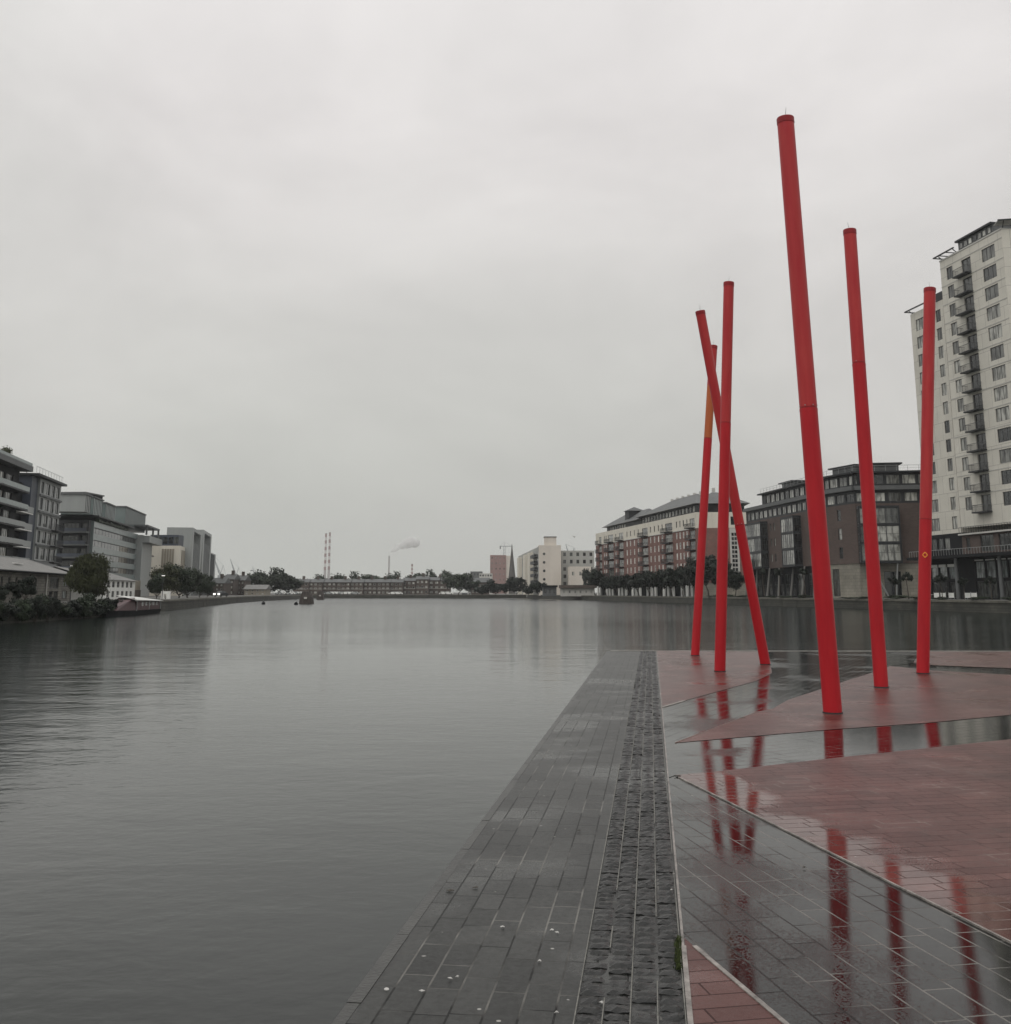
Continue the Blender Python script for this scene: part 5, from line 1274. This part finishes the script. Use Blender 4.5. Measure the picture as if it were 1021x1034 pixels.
def L5():
    X0 = -33.0
    q = lambda u: Vector(((lambda Y: (X0 - K * Y, Y))(X0 / ((u - CX) / (F / CT) + K))))
    A, B = q(104), q(136); fc = Facade(A, B); W = fc.W; H = hit(112, 585.5, X0).z
    root = empty('waterside_house', fc.pos(W, 0, QZ), 'white house with two rows of narrow windows between the willow and the red houseboat', 'building')
    rh = (H - QZ) / 2; hs = [(W * (.1 + .145 * i), QZ + .35 + rh * j, W * .08, rh * .62) for i in range(6) for j in range(2)]
    wall(fc, root, QZ - .2, H, 9, M['white'], hs, rec=.25); windows(fc, root, hs, 1, 2, gm=M['glass_dark'])
    r = hit(112, 574, X0).z - H
    part(fc, root, 'roof', lambda b: (b.face([(-6.5, -.4, 0), (W + .3, -.4, 0), (W + .3, 5.5, r), (-6.5, 5.5, r)], M['roof_pale']), b.face([(W + .3, 11, 0), (-6.5, 11, 0), (-6.5, 5.5, r), (W + .3, 5.5, r)], M['roof_pale'])), z=H + .003)
    part(fc, root, 'end_gable', lambda b: b.box(W + .01, W + 9, .6, 8, QZ, H + .2, M['tan']))
    part(fc, root, 'end_gable_base', lambda b: b.box(W + .005, W + 9.1, .5, .598, QZ, QZ + (H - QZ) * .5, M['farbrick']))
    # big green-grey hall behind
    A, B = q(96), q(148); f2 = Facade(A, B); f2.A += Vector((-16, 0)); f2.B += Vector((-16, 0)); W2 = f2.W
    root2 = empty('gabled_hall', f2.pos(W2, 0, QZ), 'large hall with a long grey-green sloping roof behind the white house', 'building')
    e = f2.px(148, 582)[1]; rg = f2.px(112, 565)[1]
    wall(f2, root2, QZ - .2, e, 12, M['grey'], (), y=0)
    part(f2, root2, 'roof', lambda b: (b.face([(-1, -.6, 0), (W2 + 1, -.6, 0), (W2 + 1, 8, rg - e), (-1, 8, rg - e)], M['slate']), b.face([(W2 + 1, 14, 0), (-1, 14, 0), (-1, 8, rg - e), (W2 + 1, 8, rg - e)], M['slate'])), z=e + .003)
    part(f2, root2, 'gable', lambda b: b.face([(W2, -.3, 0), (W2, 12, 0), (W2, 8, rg - e - .1)], M['grey']), z=e)
L5()
def L7():
    Yc = 330
    fc, root, H = facbox('office_building', 'cream block with tan panels and square concrete roof frames beyond the left bank trees', 147, 182, 551, Yc, 1.0, M['cream2'])
    W = fc.W
    for a, c in ((163, 176),):
        x0 = fc.px(a, 560)[0]; x1 = fc.px(c, 560)[0]
        part(fc, root, 'tan_panel', lambda b: [b.box(x0 + i * (x1 - x0) / 5 + .08, x0 + (i + 1) * (x1 - x0) / 5 - .08, -.12, -.004, 5, H - 1, M['tan']) for i in range(5)])
    part(fc, root, 'attic', lambda b: b.box(fc.px(151, 545)[0], fc.px(179.5, 545)[0], .6, 6, 0, fc.px(160, 540)[1] - H, M['bluegrey']), z=H + .003)
    for i in range(5): part(fc, root, 'attic_window', lambda b: b.box(0, 1.4, -.05, 0, 0, 2.0, M['glass_dark']), x=fc.px(153, 545)[0] + i * 1.75, y=.58, z=H + .7)
    C = Vector((fc.B.x, Yc)); D_ = at_depth(213.5, 560, 440); f2 = Facade(C, (D_.x, 440)); W2 = f2.W
    wall(f2, root, QZ - .2, H - .003, .8, M['cream2'], (), name='side_wall')
    px = lambda u: f2.px(u, 560)[0]
    part(f2, root, 'tan_panel', lambda b: [b.box(px(183) + i * (px(190) - px(183)) / 4 + .1, px(183) + (i + 1) * (px(190) - px(183)) / 4 - .1, -.15, -.004, 5, H - 1.2, M['tan']) for i in range(4)])
    for (u0, u1, ht) in ((186.5, 196.5, 6.2), (198, 207, 7.5)):
        def frm(b):
            x0, x1 = px(u0), px(u1); t = (x1 - x0) * .14; z1 = H + ht * 1.05
            b.box(x0, x0 + t, -2.2, 6, QZ, z1, M['zinc']); b.box(x1 - t, x1, -2.2, 6, QZ, z1, M['zinc']); b.box(x0 + t, x1 - t, -2.19, 6, z1 - 1.1, z1 - .002, M['zinc'])
            b.box(x0 + t, x1 - t, -1.9, 5.9, QZ, z1 - 4.6, M['grey'])
            for i in range(1, 5): b.box(x0 + t + i * (x1 - x0 - 2 * t) / 5 - .15, x0 + t + i * (x1 - x0 - 2 * t) / 5 + .15, -2.1, -1.91, QZ, z1 - 4.7, M['zinc'])
        part(f2, root, 'roof_frame', frm)
    part(f2, root, 'ribbed_block', lambda b: (b.box(px(207.3), px(213), -2, 10, QZ, H + 1, M['zinc']), [b.box(px(207.3) + .4 + i * 1.9, px(207.3) + .9 + i * 1.9, -2.3, -2.01, QZ, H + .5, M['grey']) for i in range(9)]))
    part(f2, root, 'penthouse', lambda b: b.box(px(203), px(209.5), 1, 9, H, H + 4.5, M['grey']))
L7()

# ------------------------------------------------------------------ left bank growth
def weep(u, vt, wp, Y, lab, mt, kind, n, leaf, frac=.22, droop=.35, lumps=30, seed=0):
    return px_tree('willow_tree', u, vt, 0, wp, Y, kind, lab, frac, seed=seed, mt=mt, n=n, leaf=leaf, droop=droop, lumps=lumps)
weep(91, 557, 50, 119, 'large drooping olive-green willow over the left bank', 'leaf_olive', 'willow', 30000, .17, .0, .12, 60)
lt = [(17, 583, 20, 99, 'dark bushy tree in front of the left end of the warehouse'), (30, 578, 20, 103, 'dark tree against the warehouse wall, left of its white downpipe'), (2, 590, 18, 95, 'low dark tree at the left edge of the photo')]
for i, (u, vt, wp, Y, l) in enumerate(lt): px_tree('leafy_tree', u, vt, 0, wp, Y, 'banktree', l, .08, seed=i, mt='leaf_deep', n=5000, leaf=.2, lumps=20)
for i, (u, vt, wp, Y, mt) in enumerate([(160, 578, 14, 190, 'leaf'), (170, 567, 26, 196, 'leaf_olive'), (182, 568, 26, 205, 'leaf'), (192, 573, 24, 214, 'leaf'), (203, 577, 22, 232, 'leaf'), (210, 583, 14, 250, 'leaf')]):
    px_tree('leafy_tree', u, vt, 0, wp * 1.55, Y, 'lb' + mt, '%s broad tree from the left in the clump before the cream block' % ORD[i], .06, group='broad trees clumped on the left bank', seed=i % 3, mt=mt, n=6500, leaf=.32, lumps=26)
for i in range(30):
    Y = 80 + i * 1.65; 
    xs = None
    for a in range(len(leftq) - 1):
        if leftq[a].y <= Y <= leftq[a + 1].y: xs = line(leftq[a], leftq[a + 1], (Y - leftq[a].y) / (leftq[a + 1].y - leftq[a].y)).x
    bush(xs + .3 + rdm.uniform(-.4, .4), Y, WATER - .1, rdm.uniform(2.2, 3.6), rdm.uniform(2.0, 3.2), 'overgrown dark shrub number %d along the left bank edge, counted away from the camera' % (i + 1), 'leaf_deep' if i % 3 else 'leaf', 'overgrown shrubs along the left bank edge', i)

# ------------------------------------------------------------------ houseboat
def houseboat():
    A, B = gnd(112, 622.8, WATER), gnd(156, 618.6, WATER); A += Vector((1.2, 0)); B += Vector((1.2, 0)); fc = Facade(A, B); W = fc.W
    root = empty('houseboat', fc.pos(W / 2, 0, WATER), 'dark red houseboat with a white awning moored on the left bank', 'boat')
    def hull(b):
        prof = [(-.5, -.3, 1.1), (0, 0, 0)]; n = 12; vs = []; fs = []
        for i in range(n + 1):
            t = i / n; x = W * t; taper = 1 - max(0, (.25 - t) / .25) ** 2 * .85; sh = .25 * (1 - t) ** 2
            for (yy_, zz) in ((-1.5 * taper, .75 + sh), (-1.25 * taper, -.2), (1.25 * taper, -.2), (1.5 * taper, .75 + sh)): vs.append((x - (.8 if zz > 0 and t < .05 else 0), yy_ + 1.8, zz))
        for i in range(n):
            for j in range(3): fs.append((4 * i + j, 4 * i + 4 + j, 4 * i + 5 + j, 4 * i + 1 + j)[::-1])
            fs.append((4 * i + 3, 4 * i + 7, 4 * i + 4, 4 * i)[::-1])
        fs.append((0, 1, 2, 3)); fs.append((4 * n, 4 * n + 3, 4 * n + 2, 4 * n + 1)); b.faces(vs, fs, M['dark'])
    part(fc, root, 'hull', hull, z=WATER)
    zc = WATER + .8; ch = 2.0
    hs = [(W * .52 + i * W * .09, zc + .8, W * .055, .7) for i in range(5)]
    o = wall(fc, root, zc, zc + ch * .8, 2.5, M['maroon'], hs, name='cabin', x0=W * .42, x1=W * .99, y=.5, rec=.1); windows(fc, root, hs, 1, 1, y=.5, rec=.06, fm=M['offwhite'], gm=M['glass_pale'])
    part(fc, root, 'fore_cabin', lambda b: (b.faces([(W * .06, 1, 0), (W * .41, .55, 0), (W * .41, 2.9, 0), (W * .06, 2.4, 0), (W * .14, 1.1, .9), (W * .41, .8, 2.3), (W * .41, 2.7, 2.3), (W * .14, 2.3, .9)], [(0, 1, 5, 4), (1, 2, 6, 5), (2, 3, 7, 6), (3, 0, 4, 7), (4, 5, 6, 7)], M['maroon'])), z=zc)
    part(fc, root, 'awning', lambda b: b.faces([(W * .34, .1, 1.95), (W * 1.0, .1, 1.6), (W * .9, 2.9, 2.35), (W * .36, 2.9, 2.75), (W * .34, .1, 1.88), (W * 1.0, .1, 1.53), (W * .9, 2.9, 2.28), (W * .36, 2.9, 2.68)], [(0, 1, 2, 3), (7, 6, 5, 4), (0, 4, 5, 1), (1, 5, 6, 2), (2, 6, 7, 3), (3, 7, 4, 0)], M['canvas']), z=zc)
    root.scale = (1, 1, .66)
    for x in (.36, .66, .96): part(fc, root, 'awning_post', lambda b: b.tube((W * x, .25, 0), (W * x, .25, 1.75), .04, .04, M['steel'], 6), z=zc)
houseboat()
def arch():
    P = hit(167, 608, -27); root = empty('white_gateway', (P.x, P.y, QZ), 'square white gateway frame standing on the left quay', 'gateway'); sc = P.y / 1069
    h = hit(167, 597, -27).z - QZ; w_ = 5.5 * sc
    for s_ in (-1, 1):
        b = MB(); b.box(s_ * w_ / 2 - .28, s_ * w_ / 2 + .28, -.3, .3, -.05, h - .5, M['white']); b.build('jamb', root)
    b = MB(); b.box(-w_ / 2 - .281, w_ / 2 + .281, -.31, .31, h - .5, h, M['white']); b.build('lintel', root)
arch()

# ------------------------------------------------------------------ vehicles and small boats
def car(loc, rz, label, mt, group=None, lights=False):
    root = empty('parked_car', loc, label, 'car', group, rz=rz)
    b = MB(); Lc, Wc = 2.1, .86
    pr = [(-Lc, .28), (-Lc, .72), (-Lc + .15, .82), (-1.0, .92), (-.55, 1.40), (.75, 1.42), (1.35, .95), (Lc - .1, .82), (Lc, .62), (Lc, .28)]
    n = len(pr)
    ins = [1, 1, .98, .95, .80, .80, .95, .97, .98, 1]
    vs = [(x, -Wc * k, z) for (x, z), k in zip(pr, ins)] + [(x, Wc * k, z) for (x, z), k in zip(pr, ins)]
    b.faces(vs, [tuple(range(n)), tuple(range(2 * n - 1, n - 1, -1))] + [(i, n + i, n + (i + 1) % n, (i + 1) % n) for i in range(n)], mt)
    b.build('body', root)
    b = MB(); b.faces([(-.88, -Wc * .925, .97), (1.2, -Wc * .945, .99), (.72, -Wc * .83, 1.34), (-.55, -Wc * .83, 1.33)], [(0, 1, 2, 3)], M['glass_dark']); b.faces([(-.88, Wc * .925, .97), (1.2, Wc * .945, .99), (.72, Wc * .83, 1.34), (-.55, Wc * .83, 1.33)], [(3, 2, 1, 0)], M['glass_dark'])
    b.faces([(-1.02, -.7, .95), (-.58, -.62, 1.39), (-.58, .62, 1.39), (-1.02, .7, .95)], [(3, 2, 1, 0)], M['glass_dark']); b.build('side_windows', root)
    for x in (-1.3, 1.3):
        for y in (-.8, .8):
            b = MB(); b.tube((x, y - .1, .32), (x, y + .1, .32), .32, .32, M['tyre'], 14); b.build('wheel', root)
    for y in (-.6, .6):
        b = MB(); b.box(-Lc - .03, -Lc + .02, y - (.3 if lights else .16), y + (.3 if lights else .16), .45 if lights else .55, .85 if lights else .72, M['headlight'] if lights else M['white']); b.build('headlight', root)
P = at_depth(223, 604, 262)
car((P.x, 262, QZ), R(75), 'dark car with both headlights shining on the left quay road', M['charcoal'], lights=True)
for i in range(7):
    u = 272 + i * 4.2; P = at_depth(u, 603, 466); P = Vector((min(P.x, -88) if False else P.x, 486, QZ))
    car(P, R(rdm.uniform(-6, 6)), '%s parked car from the left in the pale row left of the mooring structures' % ORD[i], M['white'] if i % 2 else M['zinc'], 'cars parked along the far quay, left')
for i in range(7):
    u = 332 + i * 4.4; P = at_depth(u, 603, 486)
    car((P.x, 486, QZ), R(rdm.uniform(-6, 6)), '%s parked car from the left in the row right of the mooring structures' % ORD[i], M['white'] if i % 3 else M['zinc'], 'cars parked along the far quay, right')
for i, u in enumerate((397, 402, 448, 453)):
    P = at_depth(u, 603, 486); car((P.x, 486, QZ), R(3), ['left car of the first pair parked mid far shore', 'right car of the first pair parked mid far shore', 'left car of the pair parked near the blue boat', 'right car of the pair parked near the blue boat'][i], M['white'])
def boat(u, v, Lb, hh, label, mt, cab, name='moored_boat'):
    g = gnd(u, v, WATER); root = empty(name, (g.x, g.y, WATER), label, 'boat')
    b = MB(); n = 10; vs = []; fs = []
    for i in range(n + 1):
        t = i / n; x = (t - .5) * Lb; k = math.sin(min(1, (1 - t) * 3) * math.pi / 2) * (.8 + .2 * min(1, t * 3)); z = hh * (1 + .25 * t * t)
        for y, zz in ((-1, z), (-.7, -.2), (.7, -.2), (1, z)): vs.append((x, y * k * Lb * .14 + .001 * y, zz))
    for i in range(n):
        for j in range(3): fs.append((4 * i + j, 4 * i + 1 + j, 4 * i + 5 + j, 4 * i + 4 + j))
        fs.append((4 * i + 3, 4 * i, 4 * i + 4, 4 * i + 7))
    fs.append((0, 3, 2, 1)); b.faces(vs, fs, mt); b.build('hull', root)
    b = MB(); b.box(-Lb * .3, Lb * .15, -Lb * .09, Lb * .09, hh, hh + cab, M['offwhite'] if mt is not M['blue'] else M['bluegrey']); b.build('cabin', root)
    b = MB(); b.box(-Lb * .26, Lb * .1, -Lb * .09 - .02, -Lb * .09 - .003, hh + cab * .45, hh + cab * .8, M['glass_dark']); b.build('cabin_window', root)
boat(470, 603.6, 6, .9, 'navy blue boat moored at the right end of the far terraces', M['blue'], 1.3)
boat(523, 603.9, 4.5, .8, 'small white boat moored before the pale apartment building', M['white'], 1.0)
boat(498, 603.7, 5, .5, 'low dark boat moored left of the small white boat', M['dark'], .5)

def dolphin(u, vb, vt, wp, label):
    g = gnd(u, vb, WATER); sc = g.y / 1069; w_ = wp * sc; H = (vb - vt) * sc
    root = empty('mooring_structure', (g.x, g.y, WATER), label, 'mooring post')
    b = MB(); b.faces([(-w_ / 2, -w_ / 2, -.5), (w_ / 2, -w_ / 2, -.5), (w_ / 2, w_ / 2, -.5), (-w_ / 2, w_ / 2, -.5), (-w_ * .42, -w_ * .42, H * .55), (w_ * .42, -w_ * .42, H * .55), (w_ * .42, w_ * .42, H * .55), (-w_ * .42, w_ * .42, H * .55), (-w_ * .24, -w_ * .24, H), (w_ * .24, -w_ * .24, H), (w_ * .24, w_ * .24, H), (-w_ * .24, w_ * .24, H)],
      [(i, (i + 1) % 4, 4 + (i + 1) % 4, 4 + i) for i in range(4)] + [(4 + i, 4 + (i + 1) % 4, 8 + (i + 1) % 4, 8 + i) for i in range(4)] + [(8, 9, 10, 11)], M['wood']); b.build('timber_body', root)
    for s_ in (-.46, -.15, .15, .46):
        b = MB(); b.tube((w_ * s_ * 1.05, -w_ * .52, -.5), (w_ * s_ * .6, -w_ * .3, H * .98), .11, .1, M['wood'], 8); b.build('timber_pile', root)
    b = MB(); b.box(-.35, .35, -w_ * .5, -w_ * .5 + .06, H * .4, H * .55, M['offwhite']); b.build('plate', root)
dolphin(309.5, 609.8, 597.5, 13.5, 'larger dark mooring structure standing in the water before the far shore')
dolphin(323.5, 605.6, 597, 7, 'smaller and farther mooring structure just right of the larger one')
for i, (u, v) in enumerate(((266, 610.3), (299, 610.8))):
    g = gnd(u, v, WATER); root = empty('buoy', (g.x, g.y, WATER), ['tiny dark buoy on the water below the pale waterside house', 'tiny dark buoy on the water just left of the larger mooring structure'][i], 'buoy')
    b = MB(); b.tube((0, 0, -.2), (0, 0, .35), .45, .4, M['dark'], 12); b.tube((0, 0, .35), (0, 0, .7), .4, .08, M['dark'], 12); b.build('float', root)
    b = MB(); b.tube((0, 0, .65), (0, 0, 1.0), .04, .04, M['steel'], 6); b.build('ring_post', root)
def lamp(x, y, h, label):
    root = empty('street_lamp', (x, y, QZ), label, 'street lamp', 'lit street lamps on the left bank')
    b = MB(); b.tube((0, 0, 0), (0, 0, h), .06, .04, M['charcoal'], 8); b.build('post', root)
    b = MB(); b.tube((0, 0, h), (0, 0, h + .12), .35, .3, M['charcoal'], 10); b.build('hood', root)
    b = MB(); b.tube((0, 0, h - .1), (0, 0, h - .004), .22, .28, M['lamp'], 10); b.build('lamp_glass', root)
P = hit(73.5, 571, -30.5); lamp(P.x, P.y, P.z - QZ, 'lit street lamp beside the end of the warehouse roof')
P = hit(165, 581, -25.5); lamp(P.x, P.y, P.z - QZ, 'lit street lamp before the broad trees on the left bank')

# gull in the sky
def gull(P, s_, lab):
    root = empty('flying_gull', P, lab, 'bird'); b = MB(); n = 8
    for i in range(n):
        t0, t1 = i / n, (i + 1) / n; r = lambda t: .11 * math.sin(math.pi * min(1, t * .9 + .08)) + .01
        b.tube(((t0 - .5) * s_, 0, 0), ((t1 - .5) * s_, 0, 0), r(t0) * s_ * 1.6, r(t1) * s_ * 1.6, M['offwhite'], 8, i in (0, n - 1))
    for sy in (-1, 1):
        p = [(-.12, 0, .03), (.14, 0, .03), (.10, sy * .6, .32), (-.1, sy * .6, .30), (-.02, sy * 1.3, .16)]
        p = [tuple(c * s_ for c in q_) for q_ in p]
        for dz in (0, -.02 * s_):
            b.faces([(x, y, z + dz) for x, y, z in p], [(0, 1, 2, 3), (3, 2, 4)], M['grey'])
    b.build('body', root); root.rotation_euler = (0, 0, R(100))
gull(at_depth(580, 542, 160), .6, 'single gull flying left of the brick block')

# ------------------------------------------------------------------ litter and moss on the pier
def scrap(u, v, s_, lab, m='paper', name='paper_scrap', cat='litter'):
    g = gnd(u, v); b = MB(); rd = random.Random(int(u * 7 + v)); n = 7; s_ *= .85
    pts = [Vector((math.cos(i * 6.283 / n) * s_ * rd.uniform(.25, 1.5), math.sin(i * 6.283 / n) * s_ * rd.uniform(.3, .9), rd.uniform(.000, .006))) for i in range(n)]
    c = Vector((0, 0, .008)); c2 = Vector((0, 0, .003))
    vs = [c] + pts + [c2] + [p - Vector((0, 0, .0025)) for p in pts]
    fs = [(0, 1 + i, 1 + (i + 1) % n) for i in range(n)] + [(1 + i, n + 2 + i, n + 2 + (i + 1) % n, 1 + (i + 1) % n) for i in range(n)]
    b.faces(vs, fs, M[m]); o = b.build(name); o.location = (g.x, g.y, -.006 if u < 664 else .001); tag(o, lab, cat)
for u, v, s_, l in [(390.5, 997.5, .013, 'white scrap of litter nearest the water edge at the bottom'), (426, 999.5, .012, 'white scrap of litter second from the water edge at the bottom'), (455, 987, .014, 'long white scrap of litter on a slab joint, lower left of the pier'), (462, 985, .010, 'tiny white scrap touching the long scrap on the slab joint'),
                    (508, 935, .014, 'white scrap of litter alone in the middle of the left slabs'), (557, 938, .011, 'left one of two white crumbs near the sett band'), (563, 940.5, .012, 'right one of two white crumbs near the sett band'), (545, 969, .010, 'small white crumb below the two crumbs near the sett band'),
                    (562, 1021, .009, 'small white crumb at the bottom beside the sett band'), (608, 1011, .014, 'white scrap lodged on the lower setts'), (678, 899, .012, 'white scrap on the joint right of the setts')]:
    scrap(u, v, s_, l)
for u, v, s_, l in [(481, 895, .024, 'dark wet leaf right of the darker stain on the left slabs'), (455, 898, .03, 'dark flattened leaf left of centre on the left slabs'), (585, 838, .018, 'dark leaf beside the sett band halfway up'), (812, 876, .012, 'dark leaf alone in the reflecting slabs'), (686, 783.5, .05, 'long dark twig-like leaf at the tip of the big red panel'), (665, 667.5, .09, 'dark clump by the far end of the pale edging'), (750, 725, .06, 'dark leaf on the edge of the pointed red panel')]:
    scrap(u, v, s_, l, 'deadleaf', 'dead_leaf', 'leaf')
def moss():
    b = MB(); rd = random.Random(2)
    for i in range(420):
        t = abs(rd.gauss(0, .42)); u = 685.5 + rd.gauss(0, 1.6); v = 946 + rd.uniform(0, 32)
        g = gnd(u, v); h = rd.uniform(.004, .016); a = rd.uniform(0, 6.28); w_ = .004
        b.face([(g.x + math.cos(a) * w_, g.y + math.sin(a) * w_, -.006), (g.x - math.cos(a) * w_, g.y - math.sin(a) * w_, -.006), (g.x + rd.uniform(-.008, .008), g.y + rd.uniform(-.008, .008), h)], M['moss'])
    tag(b.build('moss'), kind='stuff')
moss()

# ------------------------------------------------------------------ haze
def haze():
    b = MB(); b.box(-2950, 2950, -95, 4450, WATER - 3.2, 245, None)
    me = bpy.data.meshes.new('haze'); me.from_pydata(b.v, [], b.f); o = bpy.data.objects.new('haze', me); col.objects.link(o)
    m = bpy.data.materials.new('haze'); m.use_nodes = True; n = m.node_tree; n.nodes.remove(n.nodes['Principled BSDF'])
    v = n.nodes.new('ShaderNodeVolumePrincipled'); v.inputs['Density'].default_value = HAZE; v.inputs['Color'].default_value = (.97, .98, 1, 1)
    v.inputs['Anisotropy'].default_value = .3
    n.links.new(v.outputs[0], n.nodes['Material Output'].inputs['Volume']); me.materials.append(m); o.display_type = 'WIRE'
    tag(o, kind='stuff')
HAZE = .00014
haze()
scene.cycles.max_bounces = 6; scene.cycles.volume_bounces = 1
